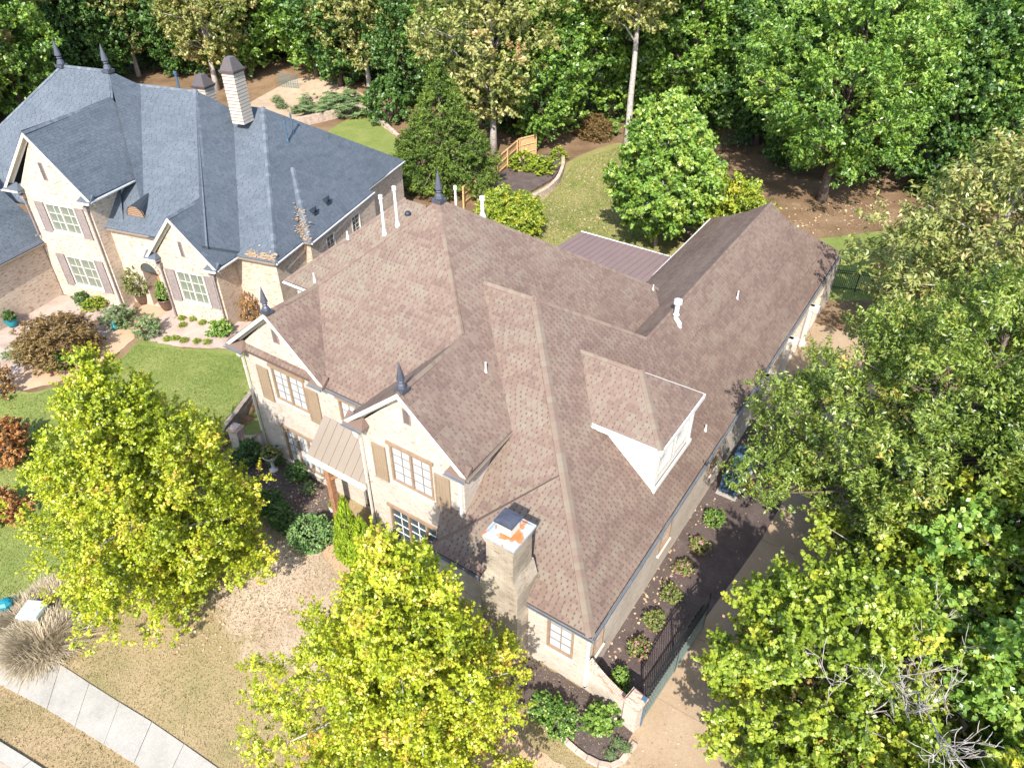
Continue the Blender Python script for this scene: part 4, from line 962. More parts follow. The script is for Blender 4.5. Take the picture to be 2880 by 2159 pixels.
def rake_n(p, q, dep=.30):
    p, q = Vector(p), Vector(q); m = MB(); V = lambda y, z: Vector((0, y, z))
    m.prism([p + V(0, -.03), q + V(0, -.03), q + V(0, -.25), p + V(0, -.25)], (0, .05, 0)); m.prism([p + V(.05, -.17), q + V(.05, -.17), q + V(.05, -.2), p + V(.05, -.2)], (0, dep - .05, 0)); m.prism([p + V(dep - .03, -.2), q + V(dep - .03, -.2), q + V(dep - .03, -.42), p + V(dep - .03, -.42)], (0, .03, 0))
    m.build('bargeboard', M_['cream_trim'], nb)
for p, q in (((-10.2, -.66, 11.12), (-13.45, -.66, 7.62)), ((-10.2, -.66, 11.12), (-7.05, -.66, 7.62)), ((-2.1, -.36, 7.28), (-4.6, -.36, 4.52)), ((-2.1, -.36, 7.28), (.35, -.36, 4.52))): rake_n(p, q)
def ret_n(x0, x1, yw, z):
    m = MB(); y0 = yw - .45; m.prism([(x0, y0, z), (x1, y0, z), (x1, yw, z), (x0, yw, z)], (0, 0, -.07)); k = x1 - (x1 - x0) * .3
    m.face([(x0, y0, z), (x1, y0, z), (k, yw - .01, z + .36), (x0, yw - .01, z + .36)], .4); m.face([(x1, y0, z), (x1, yw - .01, z), (k, yw - .01, z + .36)], .4); m.face([(x0, y0, z), (x0, yw - .01, z + .36), (x0, yw - .01, z)], .4); m.build('eave_return', SS, nb)
    gutter(nb, (x0, y0 - .06, z), (x1, y0 - .06, z), 'cream_trim')
for x0, x1, yw, z in ((-13.5, -12.3, -.31, 7.5), (-7.0, -8.0, -.31, 7.5), (-4.7, -3.8, 0, 4.42), (.4, -.5, 0, 4.42)): ret_n(x0, x1, yw, z)
for x, y, z1 in ((-12.5, -.42, 6.95), (-7.78, -.42, 6.85), (-3.95, -.11, 3.85), (-.2, -.11, 3.75)): downspout(nb, (x, y), z1, .35 if x > -12 else 4.6, 'taupe_shutter', boxhead=True)
gutter(nb, (-7.0, -.65, 7.56), (-7.05, 3.6, 7.56), 'gutter_white'); gutter(nb, (-7.5, .15, 5.55), (-4.4, .15, 5.55), 'gutter_dark'); gutter(nb, (.42, -.3, 4.46), (.48, 1.5, 4.46), 'gutter_white'); gutter(nb, (.45, 1.43, 4.46), (3.0, 1.43, 4.46), 'gutter_dark')
gutter(nb, (3.08, 1.5, 4.46), (3.0, 4.4, 4.46), 'gutter_white'); gutter(nb, (3.53, 4.45, 4.46), (3.28, 12.75, 4.46), 'gutter_white'); gutter(nb, (2.62, 12.8, 4.46), (2.53, 18.8, 4.46), 'gutter_white'); gutter(nb, (3.0, 4.4, 4.46), (3.5, 4.4, 4.46), 'gutter_dark'); gutter(nb, (-12.38, -6.5, 4.05), (-12.42, -.3, 4.05), 'gutter_dark')
# chimneys with siding and hipped metal caps
def siding_chimney(u, v, z0, z1, su, sv):
    m = MB(); m.box((u, v, (z0 + z1) / 2), (su, sv, z1 - z0)); c = m.build('chimney', M_['cap_brown'], nb)
    n = int((z1 - z0) / .2)
    for i in range(n):
        m = MB(); m.box((u, v, z0 + (i + .5) * (z1 - z0) / n), (su + .03, sv + .03, (z1 - z0) / n - .035), taper=.97); m.build('siding_board', M_['siding'], c)
    m = MB(); m.box((u, v, z1 + .04), (su + .16, sv + .16, .10)); m.build('cap_band', M_['cap_brown'], c)
    m = MB(); m.box((u, v, z1 + .12), (su + .22, sv + .22, .08)); m.box((u, v, z1 + .16 + .34), (su + .1, sv + .1, .68), taper=.42); m.build('hipped_cap', M_['cap_brown'], c)
siding_chimney(-3.3, 8.95, 9.6, 12.6, .85, 1.0); siding_chimney(-10.6, 14.3, 7.5, 9.75, 1.0, 1.0)
finial(nb, (-15.2, 7.4, 12.3), 1.6); finial(nb, (-11.45, 7.4, 12.3), 1.6)
for p, h, r in (((-.93, 9.87, 8.4), 1.1, .055), ((-1.15, 10.91, 8.6), 1.0, .055), ((-9.1, 10.4, 10.0), 1.6, .09)): pipe(nb, p, h, r, True, 'blue_steel')
for p in ((2.5, 6.6, 5.45), (2.45, 8.2, 5.5)):
    m = MB(); m.box((p[0], p[1], p[2] + .02), (.42, .42, .04), ry=.785); m.box((p[0] + .02, p[1], p[2] + .12), (.3, .34, .16), ry=.5, taper=.8); m.tube([(p[0] + .05, p[1] + .18, p[2]), (p[0] + .05, p[1] + .18, p[2] + .3)], .05, 8); m.build('roof_vent', M_['black_plastic'], nb)
# eyebrow vent on the front slope
m = MB(); arc = [(-5.85 + .62 * math.cos(math.pi * i / 10), 6.2 + .66 * math.sin(math.pi * i / 10)) for i in range(11)]
for (u0, z0), (u1, z1) in zip(arc, arc[1:]): m.face([(u0, 1.0, z0), (u1, 1.0, z1), (-5.85 + (u1 + 5.85) * .3, 2.6, z1 + .3), (-5.85 + (u0 + 5.85) * .3, 2.6, z0 + .3)])
ev = m.build('eyebrow_vent', M_['shingle_slate'], nb)
m = MB(); m.prism([(u, 1.08, z) for u, z in arc], (0, .03, 0)); m.build('vent_back', M_['wood_post'], ev)
for i in range(5):
    hw = .60 * math.sqrt(max(0, 1 - ((i * .12 + .05) / .62) ** 2)); m = MB(); m.box((-5.85, 1.04, 6.25 + i * .12), (2 * hw, .05, .05), rx=.4); m.build('slat', M_['tan_wood'], ev)
# ------------------------------------------------------------------ foliage
LM = {}
LM['maple'] = leaf_mat('yellow green maple leaf', [(0, (0.168, 0.221, 0.014)), (.3, (0.304, 0.373, 0.018)), (.6, (0.440, 0.497, 0.024)), (.85, (0.566, 0.562, 0.043)), (.97, (0.629, 0.508, 0.069)), (1, (0.640, 0.389, 0.104))], .45, .35, .38)
LM['oak'] = leaf_mat('glossy olive oak leaf', [(0, (.07, .125, .02)), (.4, (.17, .245, .035)), (.75, (.27, .345, .055)), (.94, (.36, .40, .09)), (1, (.44, .32, .06))], .4, .35, .3)
LM['green'] = leaf_mat('mid green broad leaf', [(0, (0.057, 0.132, 0.021)), (.45, (0.144, 0.270, 0.039)), (.8, (0.253, 0.397, 0.057)), (1, (0.380, 0.460, 0.081))], .4, .4, .32)
LM['dark'] = leaf_mat('dark green leaf', [(0, (.035, .09, .02)), (.5, (.085, .18, .034)), (1, (.17, .28, .055))], .45, .35, .3)
LM['autumn'] = leaf_mat('turning yellow brown leaf', [(0, (.10, .14, .03)), (.35, (.23, .27, .06)), (.65, (.36, .37, .105)), (.9, (.48, .43, .17)), (1, (.50, .33, .14))], .45, .35, .32)
LM['lime'] = leaf_mat('light yellow green leaf', [(0, (0.105, 0.178, 0.018)), (.4, (0.238, 0.334, 0.030)), (.8, (0.386, 0.461, 0.047)), (1, (0.535, 0.505, 0.059))], .42, .35, .36)
LM['cedar'] = leaf_mat('yellow green conifer spray', [(0, (.045, .095, .018)), (.5, (.13, .205, .03)), (1, (.25, .32, .05))], .6, .2, .2)
LM['arbor'] = leaf_mat('bright green arborvitae spray', [(0, (0.139, 0.240, 0.016)), (.5, (0.296, 0.420, 0.025)), (1, (0.435, 0.559, 0.047))], .6, .2, .25)
LM['red'] = leaf_mat('rust red maple leaf', [(0, (0.175, 0.078, 0.024)), (.5, (0.425, 0.182, 0.060)), (1, (0.575, 0.351, 0.120))], .45, .3, .35)
LM['rust'] = leaf_mat('orange autumn leaf', [(0, (.24, .14, .03)), (.5, (.42, .24, .06)), (1, (.50, .30, .18))], .45, .3, .35)
LM['brownlace'] = leaf_mat('brown laceleaf foliage', [(0, (.09, .055, .02)), (.5, (.22, .14, .05)), (1, (.32, .23, .09))], .6, .2, .25)
LM['straw'] = leaf_mat('straw coloured grass blade', [(0, (.26, .21, .12)), (.5, (.48, .39, .26)), (1, (.60, .52, .38))], .7, .2, .2)
LM['herb'] = leaf_mat('grey green herb leaf', [(0, (0.055, 0.110, 0.039)), (.5, (0.143, 0.220, 0.083)), (1, (0.264, 0.330, 0.143))], .6, .2, .25)
LM['box'] = leaf_mat('clipped box leaf', [(0, (0.051, 0.128, 0.034)), (.5, (0.145, 0.272, 0.076)), (1, (0.272, 0.399, 0.128))], .45, .35, .2)
LM['flower'] = leaf_mat('pink petal', [(0, (.45, .04, .18)), (.5, (.62, .10, .30)), (1, (.72, .30, .45))], .6, .2, .3)
LM['yellow'] = leaf_mat('yellow petal', [(0, (.42, .27, .01)), (1, (.62, .46, .03))], .6, .2, .3)

def leaf_mesh(name, mat, C, N, L, T, aspect=0.62, rng=None, droop=0.25, axis=None):
    k = len(C); N = N / np.linalg.norm(N, axis=1)[:, None]
    r = rng.normal(size=(k, 3)) if axis is None else axis + 0.25 * rng.normal(size=(k, 3))
    a = r - N * (r * N).sum(1)[:, None]; a /= np.linalg.norm(a, axis=1)[:, None]; b = np.cross(N, a)
    l = (L / 2)[:, None]; v = np.empty((k, 4, 3), np.float32)
    v[:, 0] = C - a * l; v[:, 1] = C + b * l * aspect + N * l * 0.18 - a * l * .1; v[:, 2] = C + a * l - N * l * droop; v[:, 3] = C - b * l * aspect + N * l * 0.18 - a * l * .1
    me = bpy.data.meshes.new(name); me.vertices.add(4 * k); me.vertices.foreach_set('co', v.ravel())
    me.loops.add(4 * k); me.loops.foreach_set('vertex_index', np.arange(4 * k, dtype=np.int32))
    me.polygons.add(k); me.polygons.foreach_set('loop_start', np.arange(0, 4 * k, 4, dtype=np.int32))
    me.update(calc_edges=True)
    at = me.attributes.new('tone', 'FLOAT', 'FACE'); at.data.foreach_set('value', np.clip(T, 0, 1).astype(np.float32))
    me.materials.append(mat); return me
def profile(prof, t): return np.interp(t, [p[0] for p in prof], [p[1] for p in prof])
def unit(v): return v / np.maximum(np.linalg.norm(v, axis=1), 1e-6)[:, None]
def crown_points(rng, z0, z1, prof, ncl, nsh, per, pl=1.4, pr=.55, sl=.4, rise=.8, surf=.55, nlobe=26, amp=.22, size=(.14, .22), tone=(.5, .22), tipw=0.12, inn=2.6):
    """ncl leafy plumes on the crown's surface, each with nsh shoots of per leaves"""
    tt = np.linspace(0, 1, 200); wgt = np.maximum(profile(prof, tt), .05) ** 1.2; cdf = np.cumsum(wgt) / wgt.sum()
    t = np.interp((np.arange(ncl) + rng.random(ncl)) / ncl, cdf, tt); ang = (np.arange(ncl) * 2.39996 + rng.normal(size=ncl) * .35) % (2 * np.pi)
    bump = np.ones(ncl)
    for _ in range(nlobe):
        la, lt, lw, am = rng.random() * 2 * np.pi, rng.random(), rng.uniform(.25, .6), rng.normal() * amp
        da = np.angle(np.exp(1j * (ang - la))); bump += am * np.exp(-(da / lw) ** 2 - ((t - lt) / (lw * .35)) ** 2)
    bump = np.clip(bump, .5, 1.3) * rng.uniform(.86, 1.12, ncl)
    rad = profile(prof, t) * bump * (1 - surf * rng.random(ncl) ** inn)
    H = np.stack([np.cos(ang), np.sin(ang), np.zeros(ncl)], 1); el = rise + .35 * (t - .4) + rng.normal(size=ncl) * .18
    D = unit(H * np.cos(el)[:, None] + np.outer(np.sin(el), [0, 0, 1]) + rng.normal(size=(ncl, 3)) * .12)
    Cc = np.stack([rad * np.cos(ang), rad * np.sin(ang), z0 + (z1 - z0) * t], 1)
    k = rng.uniform(.7, 1.3, ncl) * np.clip(.45 + profile(prof, t) / max(p[1] for p in prof), .45, 1.15)
    i1 = np.repeat(np.arange(ncl), nsh); n1 = len(i1); s = rng.random(n1) ** .75; d = D[i1]
    q = rng.normal(size=(n1, 3)); rd = unit(q - d * (q * d).sum(1)[:, None]); rr = pr * k[i1] * (1 - .7 * s) * np.sqrt(rng.random(n1))
    B_ = Cc[i1] + d * ((s - .8) * pl * k[i1])[:, None] + rd * rr[:, None]
    sd = unit(d * .8 + rd * .7 + np.array([0, 0, .25]) + rng.normal(size=(n1, 3)) * .25)
    i2 = np.repeat(np.arange(n1), per); n = len(i2); u = rng.random(n)
    P = B_[i2] + sd[i2] * (u * sl * rng.uniform(.6, 1.2, n))[:, None] + rng.normal(size=(n, 3)) * (.16 * sl * (1.15 - u))[:, None]
    Nn = rd[i2] * .55 + H[i1][i2] * .25 + np.array([0, 0, .6]) + rng.normal(size=(n, 3)) * .5
    T = tone[0] + (rng.normal(size=ncl) * tone[1] * .5)[i1][i2] + (rng.normal(size=n1) * tone[1] * .45)[i2] + rng.normal(size=n) * tone[1] * .55 + tipw * (s[i2] - .5)
    return P, Nn, rng.uniform(size[0], size[1], n), T, Cc
def trunk_mesh(name, mat, rng, h, r0, Cc, nb=22, lean=(0, 0), start=.25, fork=0, z_top=None):
    m = MB(); k = 9; path, rs = [], []
    for i in range(k):
        t = i / (k - 1); path.append((lean[0] * t * h + .05 * h * .3 * math.sin(3 * t) * lean[0] + rng.normal() * .03, lean[1] * t * h + rng.normal() * .03, -.15 + t * h)); rs.append(r0 * (1.35 if i == 0 else 1) * (1 - .78 * t))
    m.tube(path, rs, 10)
    idx = rng.choice(len(Cc), min(nb, len(Cc)), replace=False)
    for j in idx:
        c = Cc[j]; zz = max(h * start, min(h * .93, c[2] - np.hypot(c[0], c[1]) * rng.uniform(.5, .95))); t = (zz + .15) / h
        b = np.array([np.interp(t, np.linspace(0, 1, k), [p[q] for p in path]) for q in range(3)])
        mid = b + (c - b) * .5 + np.array([0, 0, .12 * np.linalg.norm(c - b)]) + rng.normal(size=3) * .12
        rr = max(.025, r0 * (1 - .78 * t) * .5); m.tube([tuple(b), tuple(mid), tuple(c)], [rr, rr * .6, rr * .22], 6)
    return m.mesh(name, mat, smooth=True)
def make_tree(name, rng_seed, h, z0, prof, ncl, nsh, per, leaf, bark='bark', r0=.16, aspect=.62, nb=24, lean=(0, 0), th=.86, **kw):
    rng = np.random.default_rng(rng_seed)
    P, Nn, L, T, Cc = crown_points(rng, z0, h, prof, ncl, nsh, per, **kw)
    if lean != (0, 0):
        P[:, 0] += lean[0] * P[:, 2]; P[:, 1] += lean[1] * P[:, 2]; Cc = Cc.copy(); Cc[:, 0] += lean[0] * Cc[:, 2]; Cc[:, 1] += lean[1] * Cc[:, 2]
    cm = leaf_mesh('crown', LM[leaf], P, Nn, L, T, aspect, rng)
    tm = trunk_mesh('trunk', M_[bark], rng, h * th, r0, Cc, nb, lean)
    return dict(name=name, crown=cm, trunk=tm)
def plant(sp, loc, label, cat='tree', group=None, s=1.0, rz=0.0, sz=None, name=None):
    o = empty(name or sp['name'], (loc[0], loc[1], hgt(loc[0], loc[1]) if len(loc) < 3 else loc[2]), rz)
    o.scale = (s, s, sz or s)
    for k in ('trunk', 'crown'):
        if sp.get(k):
            c = bpy.data.objects.new(k if sp.get('partnames') is None else sp['partnames'][k], sp[k]); COL.objects.link(c); c.parent = o
    for nm, me_ in sp.get('more', ()):
        c = bpy.data.objects.new(nm, me_); COL.objects.link(c); c.parent = o
    return tag(o, label, cat, group)

# the two street maples
mp = [(0, .42), (.08, .80), (.2, 1.0), (.38, .88), (.58, .63), (.78, .37), (.93, .14), (1, .03)]
mapleL = make_tree('maple_tree', 21, 11.6, .9, [(t, r * 4.0) for t, r in mp], 330, 25, 24, 'maple', 'bark_pale', .17, aspect=.8, nb=60, pl=1.7, pr=.62, sl=.42, rise=.85, surf=.85, inn=1.35, size=(.075, .13), tone=(.5, .28))
plant(mapleL, (-21.9, 8.2), 'yellow green maple on the dry front lawn, the left of the two front maples', 'tree', s=1.0, rz=.4)
mapleR = make_tree('maple_tree', 22, 10.6, .9, [(t, r * 3.85) for t, r in mp], 330, 25, 24, 'maple', 'bark_pale', .18, aspect=.8, nb=60, pl=1.6, pr=.60, sl=.40, rise=.85, surf=.85, inn=1.35, size=(.07, .12), tone=(.54, .28))
plant(mapleR, (-9.3, 8.1), 'yellow green maple in front of the chimney, partly cut by the bottom edge', 'tree', rz=1.3)
# trees beyond the drive on the right
op = [(0, .35), (.12, .8), (.3, 1.0), (.5, .98), (.7, .8), (.88, .5), (1, .1)]
oakR = make_tree('oak_tree', 31, 13.2, 1.2, [(t, r * 5.3) for t, r in op], 430, 22, 18, 'oak', 'bark', .24, aspect=.34, nb=90, pl=1.6, pr=.55, sl=.55, rise=.9, surf=.7, size=(.13, .21), tone=(.5, .26))
plant(oakR, (2.3, 25.2), 'large olive green oak overhanging the right eaves and the two air conditioners', 'tree', rz=.2)
limeR = make_tree('linden_tree', 32, 8.6, .8, [(t, r * 3.7) for t, r in op], 230, 21, 20, 'lime', 'bark_pale', .15, aspect=.8, nb=60, pl=1.3, pr=.5, sl=.4, rise=.8, surf=.7, size=(.10, .165), tone=(.55, .25))
plant(limeR, (1.2, 14.9), 'yellow green tree beside the drive at the bottom right, below the olive oak', 'tree', rz=2.0)
sweet = make_tree('sweetgum_tree', 33, 11.5, 1.5, [(t, r * 4.2) for t, r in op], 200, 19, 20, 'green', 'bark', .2, aspect=.85, nb=50, pl=1.5, pr=.62, sl=.5, rise=.6, surf=.7, size=(.13, .22), tone=(.6, .24))
plant(sweet, (6.6, 18.6), 'broad-leaved green tree at the right edge, behind the bare branches', 'tree', rz=.9)
plant(limeR, (5.6, 11.2), 'yellow green tree in the bottom right corner of the picture', 'tree', s=1.0, rz=4.1)
plant(sweet, (7.5, 25.5), 'green broad-leaved tree at the right edge, level with the olive oak', 'tree', s=1.1, rz=2.9)
plant(limeR, (4.3, 21.0), 'light green tree squeezed between the olive oak and the right edge', 'tree', s=1.05, rz=5.0)
# bare, half-dead tree with a few orange leaves
def bare_tree(seed, h):
    rng = np.random.default_rng(seed); m = MB(); tips = []
    def grow(p, d, L, r, lev):
        p = np.array(p); n = 4; path = [tuple(p)]; q = p.copy(); dd_ = d.copy()
        for i in range(n):
            dd_ = dd_ + rng.normal(size=3) * .13 + np.array([0, 0, .05]); dd_ /= np.linalg.norm(dd_); q = q + dd_ * L / n; path.append(tuple(q))
        m.tube(path, [r * (1 - .55 * i / n) for i in range(n + 1)], 5 if lev else 8)
        tips.append(q)
        if lev < 5:
            for _ in range(3 if lev < 4 else 2):
                i = rng.integers(1, n + 1); nd = dd_ + rng.normal(size=3) * .5; nd /= np.linalg.norm(nd); grow(path[i], nd, L * rng.uniform(.5, .74), max(.009, r * .55), lev + 1)
    m.tube([(0, 0, -.1), (.05, 0, 2.2), (0, .1, h * .62)], [.13, .10, .05], 8)
    for k in range(4):
        a = k * 1.6 + rng.random(); grow((0, 0, h * (.2 + .12 * k)), np.array([math.cos(a) * .35, math.sin(a) * .35, 1.0]), h * .30, .06, 0)
    tm = m.mesh('trunk', M_['bark_pale'], smooth=True)
    T = np.array(tips); idx = rng.integers(0, len(T), 6500); P = T[idx] + rng.normal(size=(6500, 3)) * .38
    keep = P[:, 2] < h * .6; P = P[keep]; k = len(P)
    cm = leaf_mesh('crown', LM['rust'], P, rng.normal(size=(k, 3)) + np.array([0, 0, .8]), rng.uniform(.09, .17, k), rng.random(k), .8, rng)
    return dict(name='bare_tree', trunk=tm, crown=cm)
plant(bare_tree(5, 8.6), (2.3, 14.2), 'pale bare-branched tree with a few orange leaves, lower right', 'tree')
# back garden trees
gp_ = [(0, .45), (.15, .9), (.35, 1.0), (.55, .95), (.75, .72), (.9, .42), (1, .1)]
mag = make_tree('magnolia_tree', 41, 10.8, 1.6, [(t, r * 3.8) for t, r in gp_], 200, 16, 16, 'green', 'bark_pale', .13, aspect=.6, nb=40, pl=1.4, pr=.62, sl=.5, rise=.5, surf=.6, size=(.20, .34), tone=(.70, .22))
plant(mag, (-18.4, 46.3), 'rounded light green tree on the back lawn behind the brown metal porch roof', 'tree')
magS = make_tree('dogwood_tree', 42, 4.6, .5, [(t, r * 2.1) for t, r in gp_], 90, 13, 14, 'lime', 'bark', .07, aspect=.45, nb=30, pl=1.0, pr=.4, sl=.5, rise=.6, surf=.6, size=(.16, .30), tone=(.62, .28))
plant(magS, gp(1080, 505), 'small yellow green tree just behind the finial of the brown roof', 'tree', s=.78)
plant(magS, (-13.9, 48.6), 'low light green tree between the rounded tree and the rear roof ridge', 'tree', s=1.15, rz=2.0)
plant(magS, gp(1130, 510), 'small yellow green tree against the ridge beside the white vent pipe', 'tree', s=.72, rz=1.0)
# cedar: tiers of drooping sprays
cp_ = [(0, .7), (.07, 1.0), (.25, .88), (.5, .60), (.75, .31), (.92, .11), (1, .02)]
conifer = make_tree('conifer_tree', 51, 10.2, .2, [(t, r * 4.4) for t, r in cp_], 330, 16, 18, 'cedar', 'bark', .2, aspect=.3, nb=60, pl=1.3, pr=.42, sl=.42, rise=.12, surf=.45, amp=.12, size=(.12, .24), tone=(.42, .24), tipw=.3)
plant(conifer, (-37.4, 45.7), 'broad conical conifer beside the new wooden fence', 'tree')
# the woods
ft = [(0, .3), (.15, .75), (.35, 1.0), (.55, 1.0), (.75, .8), (.9, .5), (1, .12)]
fk = dict(surf=.65, amp=.30, nlobe=34, pl=2.0, pr=1.0, sl=.75, rise=.42)
wood = {}
wood['autumn'] = make_tree('oak_tree', 61, 19, 3.2, [(t, r * 5.4) for t, r in ft], 150, 13, 17, 'autumn', 'bark_pale', .30, aspect=.5, nb=30, size=(.24, .42), tone=(.56, .24), **fk)
wood['green'] = make_tree('hickory_tree', 62, 18, 1.6, [(t, r * 5.0) for t, r in ft], 150, 13, 17, 'green', 'bark', .28, aspect=.6, nb=30, size=(.24, .42), tone=(.52, .26), **fk)
wood['dark'] = make_tree('beech_tree', 63, 16, .8, [(t, r * 4.8) for t, r in ft], 140, 13, 16, 'dark', 'bark', .24, aspect=.6, nb=26, size=(.24, .40), tone=(.5, .28), **fk)
wood['big'] = make_tree('oak_tree', 64, 17.5, 3.0, [(t, r * 7.0) for t, r in ft], 280, 16, 17, 'green', 'bark', .36, aspect=.42, nb=44, size=(.22, .38), tone=(.55, .25), **fk)
wood['tall'] = make_tree('poplar_tree', 65, 24, 11.0, [(t, r * 4.4) for t, r in ft], 120, 13, 17, 'autumn', 'bark_pale', .34, aspect=.5, nb=26, size=(.24, .42), tone=(.58, .24), **fk)
front = [('autumn', (470, 195), 'old leaning oak with forked trunk behind the small siding chimney', 1.05, 0.3), ('green', (640, 135), 'tall green tree at the head of the bare garden slope, behind the big siding chimney', 1.0, 1.1),
         ('green', (684, 165), 'slender-trunked green tree right of the thick trunk on the garden slope', .9, 3.0), ('autumn', (800, 205), 'yellowing oak left of the conical conifer at the wood edge', 1.0, 2.2),
         ('autumn', (1066, 330), 'yellowing tree with a pale leaning trunk between the conifer and the wooden fence', 1.1, 4.0), ('dark', (880, 225), 'dark leafy tree wedged behind the conical conifer', .8, .4),
         ('green', (1160, 318), 'green tree standing over the corner of the wooden fence', .80, 5.2), ('tall', (1352, 327), 'very tall straight pale trunk with high yellowish crown at the lawn edge', 1.0, 1.0),
         ('green', (1480, 285), 'green tree at the wood edge right of the tall pale trunk', .95, 2.6), ('big', (1775, 432), 'huge spreading green oak over the rear lawn, upper right', 1.0, .8),
         ('dark', (2005, 425), 'dark tree behind the right flank of the huge spreading oak', 1.0, 3.6), ('green', (2130, 430), 'green tree at the top right corner of the woods', 1.05, 1.7),
         ('green', (60, 262), 'green tree at the left edge behind the slate roof', .95, 4.4), ('dark', (190, 190), 'dark green tree between the left edge and the pair of finials', .9, .9),
         ('dark', (385, 165), 'dark green tree right of the two slate roof finials', .95, 1.9), ('green', (545, 165), 'green tree between the two siding chimneys', .95, 5.5), ('dark', (250, 172), 'dark green tree directly behind the pair of slate roof finials', 1.0, 4.9),
         ('autumn', (300, 165), 'yellow green tree behind the right of the two slate roof finials', .9, 2.9)]
used = []
for kind, d, lab, s_, rz in front:
    g = gp(*d); used.append(g); plant(wood[kind], g, lab, 'tree', 'trees at the edge of the woods', s_, rz)
e_ = plant(make_tree('oak_tree', 66, 10.5, 1.0, [(t, r * 4.0) for t, r in ft], 150, 15, 16, 'autumn', 'bark_pale', .18, aspect=.36, nb=30, size=(.18, .32), tone=(.45, .25), **fk), (1.6, 41.5), 'drooping yellow brown tree at the right edge above the olive oak', 'tree', s=1.22)
line = [gp(*d) for d in ((-260, 420), (-120, 320), (0, 258), (110, 215), (220, 170), (340, 150), (460, 175), (560, 160), (640, 120), (720, 150), (800, 195), (900, 210), (1000, 270), (1080, 310), (1200, 320), (1290, 285), (1420, 285), (1560, 315), (1680, 380), (1800, 425), (1950, 425), (2080, 420), (2230, 430), (2400, 470))]
ll = resample(line, 25); rr_ = random.Random(9); kinds = ['green', 'dark', 'green', 'autumn', 'dark', 'green']
used2 = list(used)
DEEP = []
for row in range(3):
    for i, (x, y) in enumerate(ll):
        d0 = math.hypot(x, y); k = (d0 + 1.5 + row * 6.0 + rr_.uniform(-2, 2)) / d0; a = rr_.uniform(-.035, .035)
        px_, py_ = x * k, y * k; px_, py_ = px_ * math.cos(a) - py_ * math.sin(a), px_ * math.sin(a) + py_ * math.cos(a)
        if any((px_ - u) ** 2 + (py_ - v) ** 2 < 3.4 ** 2 for u, v in used2): continue
        used2.append((px_, py_)); kd = rr_.choice(kinds)
        DEEP.append((math.atan2(px_, py_), px_, py_, kd, rr_.uniform(.85, 1.2), rr_.uniform(0, 6.28)))
cnt = {}; ORD = ['first', 'second', 'third', 'fourth', 'fifth', 'sixth', 'seventh', 'eighth', 'ninth', 'tenth', 'eleventh', 'twelfth', 'thirteenth', 'fourteenth', 'fifteenth', 'sixteenth', 'seventeenth', 'eighteenth', 'nineteenth', 'twentieth']
for az, px_, py_, kd, s_, rz in sorted(DEEP):
    sd = 'behind the slate roof' if px_ < -48 else ('above the brown roof' if px_ < -18 else 'at the upper right'); cnt[kd + sd] = cnt.get(kd + sd, -1) + 1
    plant(wood[kd], (px_, py_), {'green': 'mid green', 'dark': 'dark green', 'autumn': 'yellowing'}[kd] + ' tree deep in the woods ' + sd + ', ' + ORD[min(19, cnt[kd + sd])] + ' from the left', 'tree', 'trees deep in the woods', s_, rz, name='woodland_tree')

# undergrowth: seedlings, brambles and low leaves under the woods
rng = np.random.default_rng(303); UP = []
for _ in range(520):
    i = rng.integers(0, len(ll) - 1); t = rng.random(); x, y = ll[i][0] + (ll[i + 1][0] - ll[i][0]) * t, ll[i][1] + (ll[i + 1][1] - ll[i][1]) * t; d0 = math.hypot(x, y); k = (d0 + 1.0 + 26 * rng.random() ** 1.2) / d0; x, y = x * k, y * k
    n = 90; r = rng.uniform(.5, 1.5); q = rng.normal(size=(n, 3)) * [r * .6, r * .6, r * .35]; UP.append(np.stack([x + q[:, 0], y + q[:, 1], hgt(x, y) + .1 + np.abs(q[:, 2]) + .5 * r * rng.random(n)], 1))
UP = np.concatenate(UP); k = len(UP)
tag(link('undergrowth', leaf_mesh('undergrowth', LM['dark'], UP, rng.normal(size=(k, 3)) * .5 + np.array([0, -.2, 1.0]), rng.uniform(.16, .34, k), .5 + rng.normal(size=k) * .25, .6, rng)), 'low leafy undergrowth beneath the trees of the woods', 'undergrowth', kind='stuff')
# ------------------------------------------------------------------ shrubs and smaller plants
def bush_species(name, seed, leaf, ncl=90, per=42, cr=.13, size=(.05, .10), aspect=.6, surf=.5, amp=.25, flat=.6, prof=None, flowers=0, tone=(.55, .26), up=.4, fl='flower', stems=12):
    rng = np.random.default_rng(seed); prof = prof or [(0, .55), (.2, .9), (.45, 1.0), (.7, .85), (.9, .5), (1, .15)]
    P, Nn, L, T, Cc = crown_points(rng, .05, 1.0, [(t, r * .5) for t, r in prof], ncl, max(4, per // 8), 8, pl=cr * 1.3, pr=cr * .5, sl=cr * .5, rise=up, surf=surf, amp=amp, size=size, tone=tone)
    me_ = leaf_mesh('foliage', LM[leaf], P, Nn, L, T, aspect, rng)
    m = MB()
    for j in rng.choice(len(Cc), stems, replace=False): m.tube([(0, 0, -.03), tuple(Cc[j] * [.5, .5, .5]), tuple(Cc[j])], [.018, .012, .005], 5)
    sp = dict(name=name, crown=me_, trunk=m.mesh('stems', M_['bark']), partnames=dict(crown='foliage', trunk='stems'), more=[])
    if flowers:
        o = P[rng.choice(len(P), flowers)]; o = o + (o - np.array([0, 0, .4])) * .08
        sp['more'].append(('blossom', leaf_mesh('blossom', LM[fl], o, (o - np.array([0, 0, .3])) + rng.normal(size=o.shape) * .1, rng.uniform(.06, .12, len(o)), rng.random(len(o)), .9, rng)))
    return sp
B = {}
B['shrub'] = bush_species('shrub', 101, 'green', tone=(.45, .28)); B['azalea'] = bush_species('azalea_shrub', 102, 'autumn', flowers=90, tone=(.32, .25)); B['loro'] = bush_species('shrub', 103, 'autumn', tone=(.3, .26))
